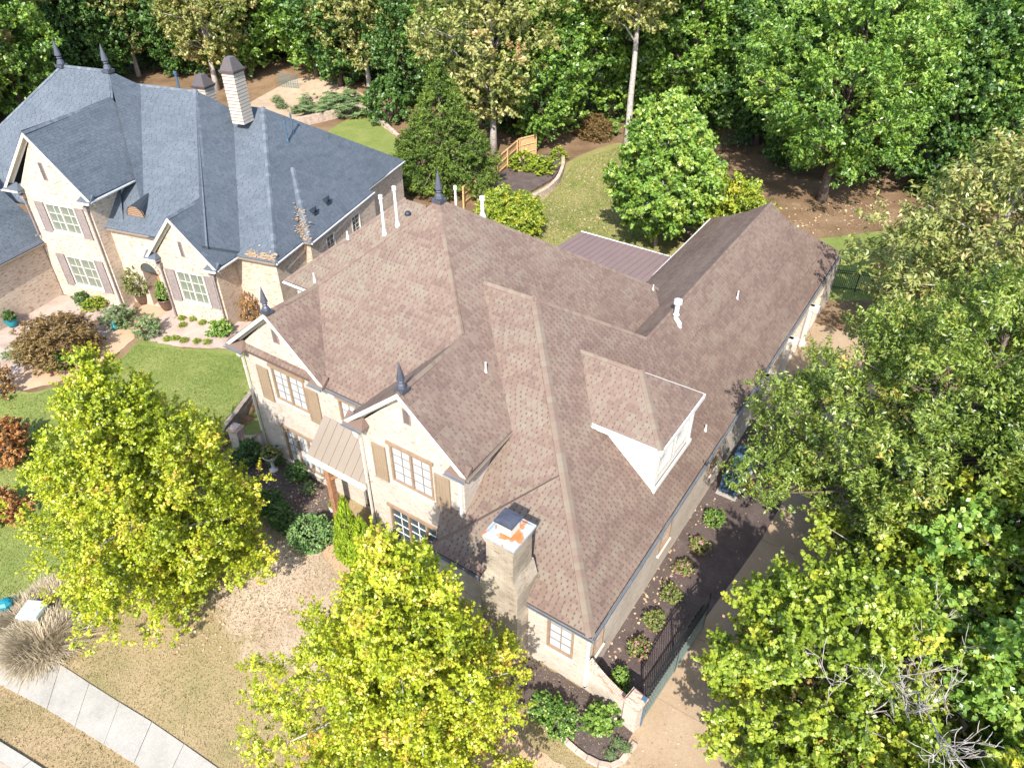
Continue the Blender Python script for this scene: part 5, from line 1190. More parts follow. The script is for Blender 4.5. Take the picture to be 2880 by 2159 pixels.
B['laurel'] = bush_species('laurel_shrub', 104, 'green', size=(.07, .13), tone=(.6, .24)); B['box'] = bush_species('boxwood_shrub', 105, 'box', ncl=420, per=34, cr=.10, size=(.03, .055), aspect=.8, surf=.12, amp=.05, prof=[(0, .75), (.2, .95), (.5, 1), (.75, .86), (.9, .62), (1, .3)], tone=(.6, .25))
B['dark'] = bush_species('shrub', 106, 'dark', size=(.06, .11)); B['herb'] = bush_species('rosemary_shrub', 107, 'herb', size=(.06, .14), aspect=.22, surf=.7, amp=.4, tone=(.6, .25)); B['lace'] = bush_species('laceleaf_maple', 108, 'brownlace', ncl=260, per=60, cr=.16, size=(.03, .07), aspect=.3, surf=.45, prof=[(0, .85), (.2, 1), (.45, .95), (.7, .75), (.9, .45), (1, .15)], amp=.22)
B['lime'] = bush_species('shrub', 109, 'lime'); B['red'] = bush_species('shrub', 110, 'red', ncl=140, size=(.05, .09)); B['rust'] = bush_species('shrub', 111, 'rust', ncl=60, surf=.8, size=(.05, .09), amp=.5)
B['arbor'] = bush_species('arborvitae', 112, 'arbor', ncl=420, per=60, cr=.10, size=(.03, .06), aspect=.4, surf=.2, amp=.10, prof=[(0, .8), (.12, 1), (.35, .92), (.6, .66), (.85, .28), (1, .03)], up=.9, tone=(.55, .22), flat=.9)
def bush(kind, loc, w, h, label, cat='shrub', group=None, rz=0.0, z=None, name=None):
    o = plant(B[kind], (loc[0], loc[1]) if z is None else (loc[0], loc[1], z), label, cat, group, 1.0, rz, name=name); o.scale = (w, w, h); return o
Z8 = lambda x, y: ((1200 + x * .41591) / S, (1350 + y * .41591) / S)
side_shrubs = [('shrub', (1935, 300), 0.88, 0.86, 'round green shrub in the shade beside the front air conditioner'), ('azalea', (1840, 470), 0.78, 0.68, 'azalea with few pink flowers, nearest the air conditioners in the side bed row'), ('azalea', (1735, 620), 0.78, 0.65, 'azalea covered in pink flowers in the middle of the side bed row'),
               ('loro', (1650, 800), 0.82, 0.68, 'brown green shrub in the side bed between two flowering azaleas, without flowers'), ('loro', (1535, 975), 0.82, 0.68, 'dull green shrub in the side bed, level with the far end of the gate'), ('azalea', (1430, 1165), 0.82, 0.68, 'pink flowering azalea in the side bed, second from the low garden wall'), ('laurel', (1302, 1385), 0.82, 0.76, 'bright green shrub behind the low garden wall at the house corner')]
for i, (k, d, w_, h_, lab) in enumerate(side_shrubs): bush(k, gp(*Z8(*d)), w_, h_, lab, 'shrub', 'shrubs in the side bed', i * 1.3)
for i, (d, w_, lab) in enumerate((((800, 1590), 1.15, 'green shrub under the maple, leftmost of three in the corner bed'), ((905, 1670), 1.25, 'green shrub in the middle of the three in the corner bed'), ((1165, 1655), 1.15, 'green shrub in front of the low garden wall, rightmost of three in the corner bed'))): bush('laurel' if i == 2 else 'shrub', gp(*Z8(*d)), w_, 1.0, lab, 'shrub', 'shrubs in the corner bed', i * 2.1)
for i, d in enumerate(((1400, 1790), (1500, 1830), (1330, 1870))):
    bush('herb', gp(*Z8(d[0] * .62 + 420, d[1])), .45, .3, ('small tuft of young leaves in the corner bed nearest the pillar', 'small tuft of young leaves beside the edging stones of the corner bed', 'small tuft of young leaves in the point of the corner bed')[i], 'plant', 'young tufts in the corner bed')
bush('box', gp(676, 1172), 1.75, 1.3, 'neatly clipped round boxwood at the end of the dark front bed', 'shrub')
bush('dark', gp(612, 1128), 1.5, 1.0, 'dark leafy shrub in shade next to the clipped boxwood', 'shrub'); bush('dark', gp(572, 1095), 1.6, 1.0, 'dark leafy shrub under the left maple, second from the boxwood', 'shrub', rz=1.0)
bush('dark', gp(543, 998), 1.5, 1.4, 'dark green shrub at the foot of the low garden wall by the flower urn', 'shrub', rz=2.0); bush('herb', gp(600, 1000), 1.1, .8, 'thin shrub under the three-part ground floor window', 'shrub', rz=.5); bush('dark', gp(648, 1028), 1.3, .8, 'low dark shrub in front of the ground floor window', 'shrub', rz=3.0); bush('herb', gp(668, 1062), .8, .6, 'small loose plant beside the timber porch post', 'plant')
for i, (p, w_, h_, lab) in enumerate((((-16.75, 13.0), 1.3, 3.7, 'tall bright green arborvitae left of the group in front of the porch'), ((-15.7, 12.8), 1.35, 3.4, 'bright green arborvitae in the middle of the group of three'), ((-14.85, 13.0), 1.1, 2.8, 'bright green arborvitae right of the group, under the arched gable window'))):
    bush('arbor', p, w_, h_, lab if i < 2 else 'bright green arborvitae right of the group, nearest the lower gable windows', 'shrub', 'arborvitae by the porch', i * 1.7)
# neighbour's plants
bush('lace', gp(135, 765), 4.4, 2.3, 'large mounded brown laceleaf maple in front of the slate-roofed house', 'shrub'); bush('herb', gp(262, 702), 2.2, 1.3, 'grey green rosemary mound left of the neighbour\'s path', 'shrub'); bush('herb', gp(325, 722), 1.9, 1.2, 'grey green rosemary mound right of the neighbour\'s path', 'shrub', rz=2)
bush('lime', gp(205, 665), 1.5, .7, 'low lime green plant at the foot of the neighbour\'s tall gable', 'plant'); bush('dark', gp(182, 655), 1.2, .8, 'low dark plant under the neighbour\'s lower shuttered window', 'plant'); bush('laurel', gp(478, 722), 1.4, .9, 'green tuft at the right corner of the neighbour\'s small gable', 'plant'); bush('laurel', gp(133, 790), 1.6, .8, 'dark green broad-leaved plant below the brown laceleaf maple', 'plant'); bush('rust', gp(110, 785), 1.0, .7, 'small coral leaved plant below the brown laceleaf maple', 'plant')
for i, (d, lab) in enumerate((((395, 705), 'top left'), ((393, 690), 'nearest the downspout'), ((418, 692), 'nearest the small gable wall'), ((438, 700), 'second from the small gable wall'), ((362, 735), 'leftmost of the front row'), ((380, 733), 'second of the front row'), ((398, 738), 'third of the front row'), ((425, 740), 'fourth of the front row'), ((448, 742), 'rightmost of the front row'))):
    bush('lime', gp(*d), .5, .3, 'small green perennial in the neighbour\'s gravel bed, ' + lab, 'plant', 'perennials in the gravel bed', i)
bush('red', gp(18, 990), 2.6, 2.3, 'rust red shrub at the left edge beside the left maple', 'shrub'); bush('rust', gp(8, 850), 2.0, 2.2, 'sparse coral leaved shrub at the left edge by the neighbour\'s path', 'shrub'); bush('red', gp(10, 1120), 2.0, 1.6, 'low red brown shrub at the left edge, below the rust red one', 'shrub', rz=1)
bush('herb', gp(60, 770), 2.4, .8, 'loose green ground plants left of the laceleaf maple', 'plant'); bush('rust', gp(545, 690), 1.3, 1.9, 'thin almost bare shrub between the two houses', 'shrub')
for i, (d, lab) in enumerate((((1128, 365), 'left of the pair'), ((1165, 375), 'right of the pair'))): bush('lime', gp(*d), 3.0, 1.6, 'yellow green shrub in the raised bed inside the wooden fence, ' + lab, 'shrub', 'shrubs in the raised bed', i)
bush('lime', gp(1205, 345), 1.8, 1.2, 'green shrub at the far tip of the raised bed', 'shrub'); bush('lace', gp(1285, 300), 3.2, 2.4, 'brown dried shrub at the edge of the woods beside the back lawn', 'shrub'); bush('laurel', gp(1315, 292), 2.0, 1.6, 'green shrub next to the brown dried shrub at the wood edge', 'shrub')
bush('herb', gp(735, 240), 9.0, 1.6, 'broad low green hedge on top of the neighbour\'s retaining wall', 'hedge'); bush('dark', gp(835, 268), 4.2, 4.6, 'dense dark bush left of the conical conifer', 'shrub', rz=1.0)
for i, d in enumerate(((610, 235), (640, 245), (600, 222), (660, 232))): bush('herb', gp(*d), 1.4, .8, 'low weedy plant on the neighbour\'s bare garden slope, ' + ('left of the hedge', 'nearest the slate roof', 'nearest the chimney', 'nearest the hedge')[i], 'plant', 'weeds on the garden slope', i)
# ornamental grass clump by the pavement
def grass_clump(seed, n, R, H):
    rng = np.random.default_rng(seed); a = rng.random(n) * 6.283; r0 = R * .25 * np.sqrt(rng.random(n)); ln = H * rng.uniform(.6, 1.2, n); lean = rng.uniform(.1, 1.1, n)
    v = []; f = []; tn = []
    for i in range(n):
        b = np.array([r0[i] * math.cos(a[i]), r0[i] * math.sin(a[i]), 0]); d = np.array([math.cos(a[i] + rng.normal() * .4), math.sin(a[i] + rng.normal() * .4), 0]); s_ = np.array([-d[1], d[0], 0]) * .012
        k = len(v)
        for t in (0, .4, .75, 1): 
            p = b + d * ln[i] * lean[i] * t ** 1.4 + np.array([0, 0, ln[i] * (t - .62 * lean[i] * t * t)]); v += [tuple(p - s_ * (1.3 - t)), tuple(p + s_ * (1.3 - t))]
        for q in range(3): f.append((k + 2 * q, k + 2 * q + 1, k + 2 * q + 3, k + 2 * q + 2)); tn.append(float(np.clip(.5 + rng.normal() * .25, 0, 1)))
    me_ = bpy.data.meshes.new('blades'); me_.from_pydata(v, [], f); at = me_.attributes.new('tone', 'FLOAT', 'FACE'); at.data.foreach_set('value', tn); me_.materials.append(LM['straw']); return me_
gm = grass_clump(8, 5200, 3.4, .8)
for i, (d, s_, lab) in enumerate((((95, 1395), 1.15, 'straw coloured ornamental grass nearest the pavement, in front of the grey cabinet'), ((60, 1345), .95, 'straw coloured ornamental grass around the teal pedestal'), ((115, 1300), .85, 'straw coloured ornamental grass behind the grey cabinet, under the left maple'))):
    g = gp(*d); o = link('ornamental_grass', gm); o.location = (g[0], g[1], hgt(*g)); o.scale = (s_, s_, s_); o.rotation_euler.z = i; tag(o, lab, 'grass', 'ornamental grasses by the pavement')
# scattered fallen leaves on lawns and beds
rng = np.random.default_rng(77); pts = []
def scatter(n, poly_d, spread=None):
    g = np.array([gp(*p) for p in poly_d]); lo, hi = g.min(0), g.max(0); c = 0
    while c < n:
        p = lo + rng.random(2) * (hi - lo); ins = False; j = len(g) - 1
        for i in range(len(g)):
            if (g[i, 1] > p[1]) != (g[j, 1] > p[1]) and p[0] < (g[j, 0] - g[i, 0]) * (p[1] - g[i, 1]) / (g[j, 1] - g[i, 1]) + g[i, 0]: ins = not ins
            j = i
        if ins: pts.append((p[0], p[1], hgt(p[0], p[1]) + .03 + rng.random() * .02)); c += 1
scatter(900, [(1120, 490), (1205, 390), (1340, 315), (1350, 480), (1280, 510), (1200, 520)]); scatter(260, [(1280, 1400), (1500, 1060), (1560, 1080), (1420, 1380), (1340, 1480)]); scatter(90, [(1380, 1600), (1560, 1350), (1600, 1600), (1500, 1658), (1320, 1658)])
scatter(120, [(520, 1000), (700, 1060), (720, 1150), (600, 1110)]); scatter(260, [(560, 1210), (700, 1180), (690, 1320), (500, 1420), (330, 1420)]); scatter(700, [(1080, 420), (1150, 345), (1200, 350), (1190, 385), (1100, 440)]); scatter(350, [(1690, 440), (2000, 430), (2000, 480), (1720, 510)])
P = np.array(pts); k = len(P)
fl = link('fallen_leaves', leaf_mesh('fallen_leaves', M_['dry_leaf'], P, np.tile([0, 0, 1.0], (k, 1)) + rng.normal(size=(k, 3)) * .25, rng.uniform(.07, .16, k) * np.where(P[:, 1] > 35, 1.7, 1.0), rng.random(k), .7, rng)); tag(fl, 'dry fallen leaves scattered over lawns and beds', 'leaves', kind='stuff')

# ------------------------------------------------------------------ walls, fences and other outdoor things
def path_wall(name, pts, z0, tops, th, mat, blocks=None, label=None, cat='wall', blk=(.42, .18), cap=None):
    """a wall of coursed blocks along a polyline"""
    P2 = resample(pts, max(1, int(sum(math.dist(a, b) for a, b in zip(pts, pts[1:])) / blk[0]))); root = empty(name, (P2[0][0], P2[0][1], hgt(*P2[0]))); WORLD_PARENTS.add(root.name); n = len(P2) - 1; rr = random.Random(len(P2))
    core = MB()
    for i in range(n):
        a, b = P2[i], P2[i + 1]; t = (i + .5) / n; top = np.interp(t, np.linspace(0, 1, len(tops)), tops); zb = z0 if z0 is not None else min(hgt(*a), hgt(*b)) - .1
        an = math.atan2(b[1] - a[1], b[0] - a[0]); L = math.dist(a, b); c = ((a[0] + b[0]) / 2, (a[1] + b[1]) / 2)
        core.box((c[0], c[1], (zb + top) / 2 - .03), (L, th * .86, top - zb - .06), an)
        nr = max(1, int((top - zb) / blk[1])); hh = (top - zb) / nr
        for r in range(nr):
            m = MB(); sh = (L * .5 if r % 2 else 0); m.box((c[0] + math.cos(an) * sh, c[1] + math.sin(an) * sh, zb + (r + .5) * hh), (L - .014, th + rr.uniform(-.02, .02), hh - .012), an + rr.uniform(-.01, .01)); bevel(m.build('block', M_[mat], root), .012, 1)
    core.build('core', M_[mat], root)
    return tag(root, label, cat)
ret = catmull([gp(1128, 440), gp(1165, 428), gp(1200, 402), gp(1215, 370), gp(1216, 343)], 6, False); path_wall('retaining_wall', ret, None, [.55, .6, .6, .5], .3, 'stone', label='curved low stone retaining wall around the raised bed on the back lawn', blk=(.5, .2))
path_wall('retaining_wall', [gp(640, 275), gp(690, 264), gp(790, 237)], None, [1.3, 1.3], .35, 'stone', label='straight buff stone retaining wall below the neighbour\'s hedge', blk=(.7, .25)); path_wall('retaining_wall', [gp(792, 237), gp(815, 262), gp(860, 295)], None, [1.3, .6], .35, 'stone', label='short stepping stone wall turning from the neighbour\'s hedge towards the conifer', blk=(.7, .25))
path_wall('timber_edging', [(-26.5, 12.9), (-27.6, 15.6), (-28.9, 18.7), (-29.6, 22.5)], -.5, [.48, .52, .5], .26, 'stone_grey', label='low grey wall along the lot line between the green lawn and the front bed', blk=(1.3, .22))
es = catmull([gp(487, 1012), gp(498, 985), gp(515, 965)], 4, False); path_wall('edging_stones', es, None, [-.2, -.2], .22, 'stone_grey', label='row of rough edging stones at the left end of the dark front bed', cat='edging', blk=(.45, .25))
es = catmull([gp(1205, 1585), gp(1245, 1622), gp(1290, 1650), gp(1335, 1652), gp(1372, 1605)], 4, False); path_wall('edging_stones', es, None, [.12, .12], .2, 'stone', label='row of tan edging stones around the point of the corner bed', cat='edging', blk=(.36, .25))
# swept brick garden walls with end pillars
def swept_wall(label, plab, p0, p1, z_hi, z_lo, pil, zb):
    root = empty('garden_wall', (p0[0], p0[1], zb)); WORLD_PARENTS.add(root.name); n = 14; m = MB(); c = MB()
    d = Vector((p1[0] - p0[0], p1[1] - p0[1], 0)); L = d.length; d.normalize(); s_ = Vector((-d.y, d.x, 0)) * .13; V = lambda t, z: Vector((p0[0], p0[1], 0)) + d * (L * t) + Vector((0, 0, z)); top = lambda t: z_lo + (z_hi - z_lo) * (1 - t) ** 2.2
    for i in range(n):
        t0, t1 = i / n, (i + 1) / n; m.prism([V(t0, zb) - s_, V(t1, zb) - s_, V(t1, top(t1)) - s_, V(t0, top(t0)) - s_], s_ * 2)
    m.build('wall_body', M_['brick_cream'], root, uv=True)
    for i in range(n * 2):
        t0, t1 = i / (2 * n), (i + 1) / (2 * n); k = s_ * 1.25; c_ = MB(); e = .004; c_.prism([V(t0 + e, top(t0) + .004) - k, V(t1 - e, top(t1) + .004) - k, V(t1 - e, top(t1) + .07) - k, V(t0 + e, top(t0) + .07) - k], k * 2); c_.build('coping_brick', M_['brick_coping'], root, uv=True)
    tag(root, label, 'wall')
    pr = empty('brick_pillar', (pil[0], pil[1], zb)); WORLD_PARENTS.add(pr.name); z1 = z_lo + .45; m = MB(); m.box((pil[0], pil[1], (zb + z1) / 2), (.52, .52, z1 - zb), math.atan2(d.y, d.x)); m.build('shaft', M_['brick_cream'], pr, uv=True)
    m = MB(); m.box((pil[0], pil[1], z1 + .04), (.62, .62, .08), math.atan2(d.y, d.x)); m.box((pil[0], pil[1], z1 + .14), (.56, .56, .13), math.atan2(d.y, d.x), taper=.75); m.build('pillar_cap', M_['brick_coping'], pr, uv=True); tag(pr, plab, 'pillar')
M_['brick_coping'] = brick_mat('worn pinkish coping brick', (.50, .36, .28), (.58, .46, .37), (.5, .43, .36), (.38, .20, .14), .52, (.8, .76, .72))
swept_wall('low curved brick garden wall running from the house corner to the gate', 'square brick pillar at the near end of the black gate', (-5.7, 13.22), (-4.05, 12.95), 1.5, .95, (-3.78, 12.9), -.25)
swept_wall('low curved brick garden wall at the left corner of the brown-roofed house', 'square brick pillar left of the flower urn, by the lot line', (-24.7, 15.3), (-26.0, 15.0), 1.2, .5, (-26.2, 14.95), -.5)
# black driveway gate, standing open along the drive
def iron_gate():
    a, b = (-3.52, 13.15), (-3.2, 17.7); z = .05; root = empty('driveway_gate', (*a, z)); WORLD_PARENTS.add(root.name); n = 34; L = math.dist(a, b); an = math.atan2(b[1] - a[1], b[0] - a[0])
    P2 = lambda t, k=0.0: (a[0] + (b[0] - a[0]) * t + k * math.sin(an), a[1] + (b[1] - a[1]) * t - k * math.cos(an)); top = lambda t: 1.95 + .42 * math.sin(math.pi * min(1, t * .9 + .02)); bl, gr = M_['black'], M_['mesh_green']
    pk = MB(); pk.box((0, 0, .5), (.019, .019, 1.0)); pk.tube([(0, 0, 1.0), (0, 0, 1.06)], [.016, .002], 4); pme = pk.mesh('picket', bl); pk2 = MB(); pk2.box((0, 0, .58), (.022, .022, 1.16)); pk2.tube([(0, 0, 1.16), (0, 0, 1.22)], [.016, .002], 4); pme2 = pk2.mesh('short_picket', gr)
    for i in range(n + 1):
        t = i / n; link('picket', pme, root, Matrix.Translation((*P2(t), z)) @ Matrix.Diagonal((1, 1, top(t), 1)))
        if i < n: link('short_picket', pme2, root, Matrix.Translation((*P2(t + .5 / n, .015), z + .05)))
    for dz0 in (.06, 1.2):
        m = MB(); m.box((*P2(.5), z + dz0), (L, .045, .045), an); m.build('rail', bl if dz0 > .5 else gr, root)
    for k in (.10, .26):
        m = MB(); m.tube([(*P2(i / n), z + top(i / n) - k) for i in range(n + 1)], .024, 6); m.build('rail', bl, root)
    for t in (0, .5, 1):
        m = MB(); m.box((*P2(t), z + top(t) / 2 + .03), (.055, .055, top(t) + .08), an); m.build('stile', bl, root)
    m = MB(); m.box((*P2(-.035), z + .75), (.12, .12, 1.55)); m.box((*P2(-.035), z + 1.56), (.16, .16, .05)); m.build('gate_post', M_['blue_steel'], root)
    tag(root, 'black iron driveway gate with arched top standing along the side bed', 'gate')
iron_gate()
# iron fence behind the garage, and a stretch at the wood edge
def iron_fence(a, b, h, label, sp=.12):
    L = math.dist(a, b); n = int(L / sp); root = empty('iron_fence', (a[0], a[1], hgt(*a))); WORLD_PARENTS.add(root.name); m = MB(); m.box((0, 0, h / 2), (.02, .02, h)); m.tube([(0, 0, h), (0, 0, h + .07)], [.016, .002], 4); me_ = m.mesh('picket', M_['black']); an = math.atan2(b[1] - a[1], b[0] - a[0])
    P2 = lambda t: (a[0] + (b[0] - a[0]) * t, a[1] + (b[1] - a[1]) * t)
    for i in range(n + 1): p = P2(i / n); link('picket', me_, root, Matrix.Translation((p[0], p[1], hgt(*p) + .05)))
    for zz in (.18, h - .25, h - .1):
        m = MB(); c = P2(.5); m.box((c[0], c[1], hgt(*c) + zz), (L, .035, .035), an); m.build('rail', M_['black'], root)
    for i in range(int(L / 2.4) + 1): p = P2(min(1, i * 2.4 / L)); m = MB(); m.box((p[0], p[1], hgt(*p) + h / 2 + .05), (.07, .07, h + .12), an); m.build('post', M_['black'], root)
    tag(root, label, 'fence')
iron_fence((-6.9, 46.6), (-.2, 48.9), 1.5, 'black iron fence across the rear lawn beyond the garage end'); iron_fence(gp(1560, 330), gp(1625, 335), 1.5, 'short iron fence in the shade at the wood edge, right of the rounded tree', .2)
# cedar board fence
def board_fence(a, b, h0, h1, label, zoff=0, rails=True):
    L = math.dist(a, b); n = max(1, int(L / .16)); root = empty('wooden_fence', (a[0], a[1], hgt(*a))); WORLD_PARENTS.add(root.name); an = math.atan2(b[1] - a[1], b[0] - a[0]); nx = Vector((math.sin(an), -math.cos(an), 0)); P2 = lambda t: Vector((a[0] + (b[0] - a[0]) * t, a[1] + (b[1] - a[1]) * t, 0)); rr = random.Random(4)
    for i in range(n):
        t = (i + .5) / n; p = P2(t); h = h0 + (h1 - h0) * t; m = MB(); m.box((p.x, p.y, hgt(p.x, p.y) + h / 2), (L / n - .008, .022, h), an + rr.uniform(-.01, .01)); m.build('board', M_['wood_new'], root)
    m = MB(); ps = [P2(t) for t in (0, .5, 1)]
    for k in (.25, .62, .96):
        q = MB(); q.tube([(p + nx * .05) + Vector((0, 0, hgt(p.x, p.y) + (h0 + (h1 - h0) * t) * k)) for p, t in zip(ps, (0, .5, 1))], .05, 4); q.build('rail', M_['wood_new'], root)
    for i in range(int(L / 2.3) + 2):
        t = min(1, i * 2.3 / L); p = P2(t) + nx * .09; h = h0 + (h1 - h0) * t; q = MB(); q.box((p.x, p.y, hgt(p.x, p.y) + h / 2), (.11, .11, h + .05), an); q.build('post', M_['wood_new'], root)
    return tag(root, label, 'fence')
fa, fb, fc = gp(1000, 450), gp(1121, 343), gp(1156, 334)
board_fence(fa, fb, 1.8, 1.9, 'new orange cedar board fence running beside the conical conifer'); board_fence(fb, fc, 1.9, 1.9, 'short return of the cedar board fence, dappled by shade')
# air conditioners
def air_conditioner(x, y, s_, label, rz=0.0):
    o = empty('air_conditioner', (x, y, hgt(x, y) + .02), rz); h = .92 * s_; w_ = .86 * s_
    m = MB(); m.box((0, 0, .05), (w_ + .2, w_ + .2, .1)); m.build('pad', M_['concrete'], o)
    m = MB(); m.box((0, 0, .1 + h / 2), (w_ - .06, w_ - .06, h)); bevel(m.build('body', M_['black_plastic'], o), .05)
    for k in range(4):
        for i in range(9):
            m = MB(); a = k * math.pi / 2; m.box((math.cos(a) * (w_ / 2 - .02), math.sin(a) * (w_ / 2 - .02), .2 + i * h * .085), (.03, w_ - .16, .022), a); m.build('louvre', M_['blue_steel'], o)
    for sx, sy in ((-1, -1), (1, -1), (1, 1), (-1, 1)):
        m = MB(); m.box((sx * (w_ / 2 - .04), sy * (w_ / 2 - .04), .1 + h / 2), (.09, .09, h)); bevel(m.build('corner_post', M_['blue_steel'], o), .03)
    m = MB(); n = 28
    for i in range(n):
        t0, t1 = 2 * math.pi * i / n, 2 * math.pi * (i + 1) / n; sq = lambda t: (w_ / 2 + .02) / max(abs(math.cos(t)), abs(math.sin(t))) * (.94 if abs(abs(math.cos(t)) - abs(math.sin(t))) < .25 else 1)
        A_, B_ = [(sq(t) * math.cos(t), sq(t) * math.sin(t)) for t in (t0, t1)]; r = w_ * .37; C_, D_ = [(r * math.cos(t), r * math.sin(t)) for t in (t1, t0)]; z = .1 + h
        m.face([(*A_, z), (*B_, z), (*C_, z + .04), (*D_, z + .04)]); m.face([(*A_, z - .08), (*B_, z - .08), (*B_, z), (*A_, z)]); m.face([(*D_, z + .04), (*C_, z + .04), (C_[0] * .98, C_[1] * .98, z - .12), (D_[0] * .98, D_[1] * .98, z - .12)])
    m.build('top_cover', M_['blue_steel'], o, fixn=False)
    m = MB(); m.lathe([(w_ * .36, 0), (w_ * .36, .02)], (0, 0, h - .06), 20); m.build('fan_well', M_['black_plastic'], o)
    for i in range(4):
        a = i * math.pi / 2 + .4; m = MB(); m.box((math.cos(a) * w_ * .19, math.sin(a) * w_ * .19, .02 + h), (w_ * .32, .15, .012), a, rx=.35); m.build('fan_blade', M_['steel'], o)
    for r in (.1, .18, .26, .34):
        m = MB(); m.tube([(w_ * r * math.cos(t), w_ * r * math.sin(t), .16 + h) for t in np.linspace(0, 6.283, 25)], .006, 4, False); m.build('guard_ring', M_['blue_steel'], o)
    for i in range(6):
        a = i * math.pi / 3; m = MB(); m.tube([(0, 0, .17 + h), (math.cos(a) * w_ * .37, math.sin(a) * w_ * .37, .14 + h)], .006, 4); m.build('guard_spoke', M_['blue_steel'], o)
    m = MB(); m.lathe([(.07, 0), (.07, .03), (.02, .05)], (0, 0, .15 + h), 10); m.build('hub', M_['blue_steel'], o)
    tag(o, label, 'air conditioner', 'air conditioners by the side wall')
air_conditioner(-4.95, 27.0, .98, 'rear blue grey air conditioner beside the side wall, farther from the gate'); air_conditioner(-4.95, 25.2, .85, 'front blue grey air conditioner beside the side wall, nearer the gate')
# pots by the neighbour's arch and the flower urn by the front window
def pot(x, y, r, h, label, kind, w_, ph, mat='glaze'):
    z = hgt(x, y) + .02; o = empty('planter_pot', (x, y, z)); m = MB(); m.lathe([(r * .6, 0), (r * .85, h * .35), (r, h * .75), (r * .92, h * .92), (r * 1.06, h * .94), (r * 1.06, h), (r * .9, h), (r * .85, h * .9)], (0, 0, 0), 18); m.build('pot', M_[mat], o, smooth=True); m = MB(); m.lathe([(r * .86, 0), (r * .8, .03)], (0, 0, h * .88), 16); m.build('soil', M_['soil'], o); tag(o, label, 'pot')
    return z + h * .9
for (d, lab, k, w_, ph, pl) in (((312, 655), 'large brown glazed pot left of the neighbour\'s arched entrance', 'loro', 1.5, 1.9, 'bushy yellow green plant in the left glazed pot by the arch'), ((363, 668), 'large brown glazed pot right of the neighbour\'s arched entrance', 'laurel', .8, 1.3, 'upright green plant in the right glazed pot by the arch')):
    g = gp(*d); zt = pot(g[0], g[1], .42, .75, lab, k, w_, ph); bush(k, g, w_, ph, pl, 'plant', z=zt)
ux, uy = -23.75, 14.85; uz = hgt(ux, uy); o = empty('flower_urn', (ux, uy, uz)); m = MB(); m.lathe([(.22, 0), (.22, .06), (.09, .12), (.07, .55), (.12, .62), (.24, .72), (.34, .92), (.38, .98), (.34, .98), (.3, .92)], (0, 0, 0), 16); m.build('urn', M_['white'], o, smooth=True); tag(o, 'white pedestal urn at the left corner of the brown-roofed house', 'urn')
B['yel'] = bush_species('flowers', 120, 'herb', ncl=70, flowers=260, fl='yellow', size=(.07, .12)); bush('yel', (ux, uy), .85, .55, 'yellow flowers filling the white pedestal urn', 'flowers', z=uz + .9); bush('yel', (-19.35, 14.5), .5, .4, 'small bunch of yellow flowers against the timber porch post', 'flowers', z=hgt(-19.35, 14.5) + .35)
m = MB(); m.lathe([(.16, 0), (.2, .3), (.22, .34), (.19, .34)], (0, 0, 0), 12); o = m.build('flower_bowl', M_['white']); o.location = (-19.35, 14.5, hgt(-19.35, 14.5)); tag(o, 'small pale bowl of flowers beside the timber porch post', 'pot')
# utility boxes on the verge side
g = gp(88, 1345); o = empty('utility_cabinet', (g[0], g[1], hgt(*g)), .5); m = MB(); m.box((0, 0, .4), (.8, .75, .8)); bevel(m.build('body', M_['grey_green'], o), .03); m = MB(); m.box((0, 0, .85), (.88, .83, .1), taper=.92); m.build('lid', M_['grey_green'], o); m = MB(); m.box((0, -.38, .4), (.03, .02, .7)); m.build('door_seam', M_['steel'], o); tag(o, 'pale grey green utility cabinet among the straw coloured grasses', 'cabinet')
g = gp(27, 1325); o = empty('utility_pedestal', (g[0], g[1], hgt(*g))); m = MB(); m.lathe([(.24, 0), (.24, .55), (.28, .6), (.28, .72), (.18, .82), (.04, .86)], (0, 0, 0), 8); m.build('body', M_['teal'], o); m = MB(); m.lathe([(.3, 0), (.3, .08)], (0, 0, .0), 8); m.build('base', M_['teal'], o); tag(o, 'teal utility pedestal at the left edge above the pavement', 'pedestal')
# blue glazed ornament and teal planter in the neighbour's front bed
g = gp(247, 697) if False else gp(250, 712); o = empty('garden_ornament', (g[0], g[1], hgt(*g))); m = MB(); m.lathe([(.12, 0), (.2, .15), (.13, .35), (.07, .4), (.11, .5), (.03, .6)], (0, 0, 0), 12); m.build('vase', M_['teal'], o, smooth=True); m = MB(); m.lathe([(.16, 0), (.16, .04)], (0, 0, -.01), 12); m.build('saucer', M_['blue_steel'], o); tag(o, 'small teal ornament right of the brown laceleaf maple', 'ornament')
g = gp(30, 705); zt = pot(g[0], g[1], .35, .55, 'teal planter at the far left, in front of the neighbour\'s low wing', None, 0, 0, 'teal'); bush('dark', g, .8, .6, 'dark plant growing in the teal planter at the far left', 'plant', z=zt)
# green wire trellis on the garden slope
g = gp(625, 190); o = empty('wire_trellis', (g[0], g[1], hgt(*g)), .2)
for i in range(9): m = MB(); m.box((i * .32 - 1.28, 0, .75), (.03, .03, 1.5)); m.build('upright', M_['teal'], o)
for i in range(7): m = MB(); m.box((0, 0, .15 + i * .21), (2.6, .02, .02)); m.build('wire', M_['teal'], o)
tag(o, 'green wire trellis panel standing on the neighbour\'s garden slope', 'trellis')

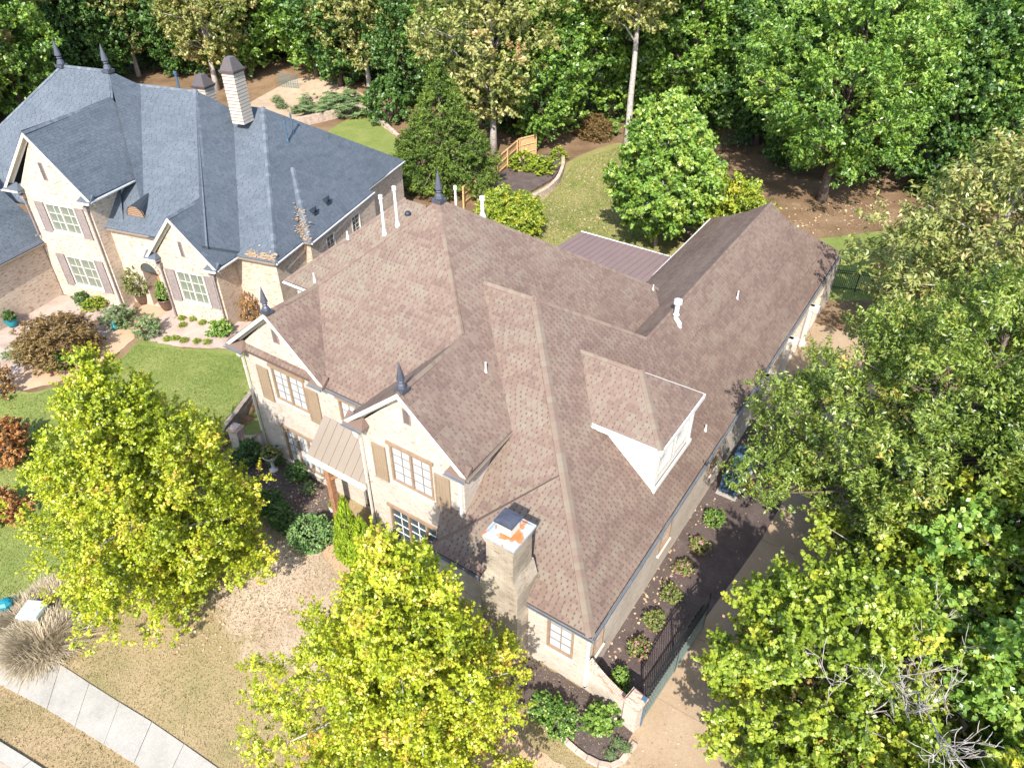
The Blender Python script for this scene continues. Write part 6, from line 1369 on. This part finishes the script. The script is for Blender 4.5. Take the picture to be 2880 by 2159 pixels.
# turf: short blades standing on the lawns nearest the camera
def turf(name, n, poly, leaf, tone, size, label, seed):
    rng = np.random.default_rng(seed); g = np.array(poly); lo, hi = g.min(0), g.max(0); P = lo + rng.random((n * 3, 2)) * (hi - lo); ins = np.zeros(len(P), bool); j = len(g) - 1
    for i in range(len(g)):
        c = ((g[i, 1] > P[:, 1]) != (g[j, 1] > P[:, 1])); x = (g[j, 0] - g[i, 0]) * (P[:, 1] - g[i, 1]) / (g[j, 1] - g[i, 1] + 1e-12) + g[i, 0]; ins ^= c & (P[:, 0] < x); j = i
    P = P[ins][:n]; k = len(P); z = np.array([hgt(x, y) for x, y in P]) + size * .3; N = rng.normal(size=(k, 3)); N[:, 2] *= .5
    pt = np.array([vnoise(x * .55, y * .55, seed) + .5 * vnoise(x * 2.1, y * 2.1, seed + 1) for x, y in P])
    tag(link(name, leaf_mesh(name, LM[leaf], np.column_stack([P, z]), N, rng.uniform(.6, 1.3, k) * size, tone + (pt - .75) * .7 + rng.normal(size=k) * .16, .28, rng, axis=np.tile([0, 0, 1.0], (k, 1)))), label, 'grass', kind='stuff')
LM['turf_tan'] = leaf_mat('dormant grass blade', [(0, (.16, .17, .05)), (.35, (.27, .23, .10)), (.7, (.38, .29, .16)), (1, (.50, .41, .28))], .7, .1, .25); LM['turf_green'] = leaf_mat('green grass blade', [(0, (.09, .15, .03)), (.5, (.18, .235, .055)), (1, (.31, .31, .11))], .7, .1, .3)
turf('dormant_grass', 60000, frontlawn, 'turf_tan', .52, .09, 'short dormant straw coloured grass of the front lawn', 1); turf('verge_grass', 14000, [p for p in list(swL) + list(reversed(kb)) if p[0] > -40 and p[0] < 0] , 'turf_tan', .45, .09, 'short dormant grass on the verge between pavement and kerb', 2)
turf('green_grass', 42000, [gp(*p) for p in ((300, 745), (400, 757), (540, 770), (528, 880), (425, 960), (330, 1040), (200, 1190), (60, 1320), (-60, 1320), (-60, 860), (90, 850), (240, 795))], 'turf_green', .5, .09, 'short green mown grass of the neighbour\'s front lawn', 3); turf('back_grass', 26000, [gp(*p) for p in ((1130, 480), (1210, 395), (1240, 350), (1345, 315), (1350, 470), (1420, 540), (1250, 560), (1150, 520))], 'turf_green', .78, .16, 'short patchy grass of the back lawn behind the brown roof', 4)
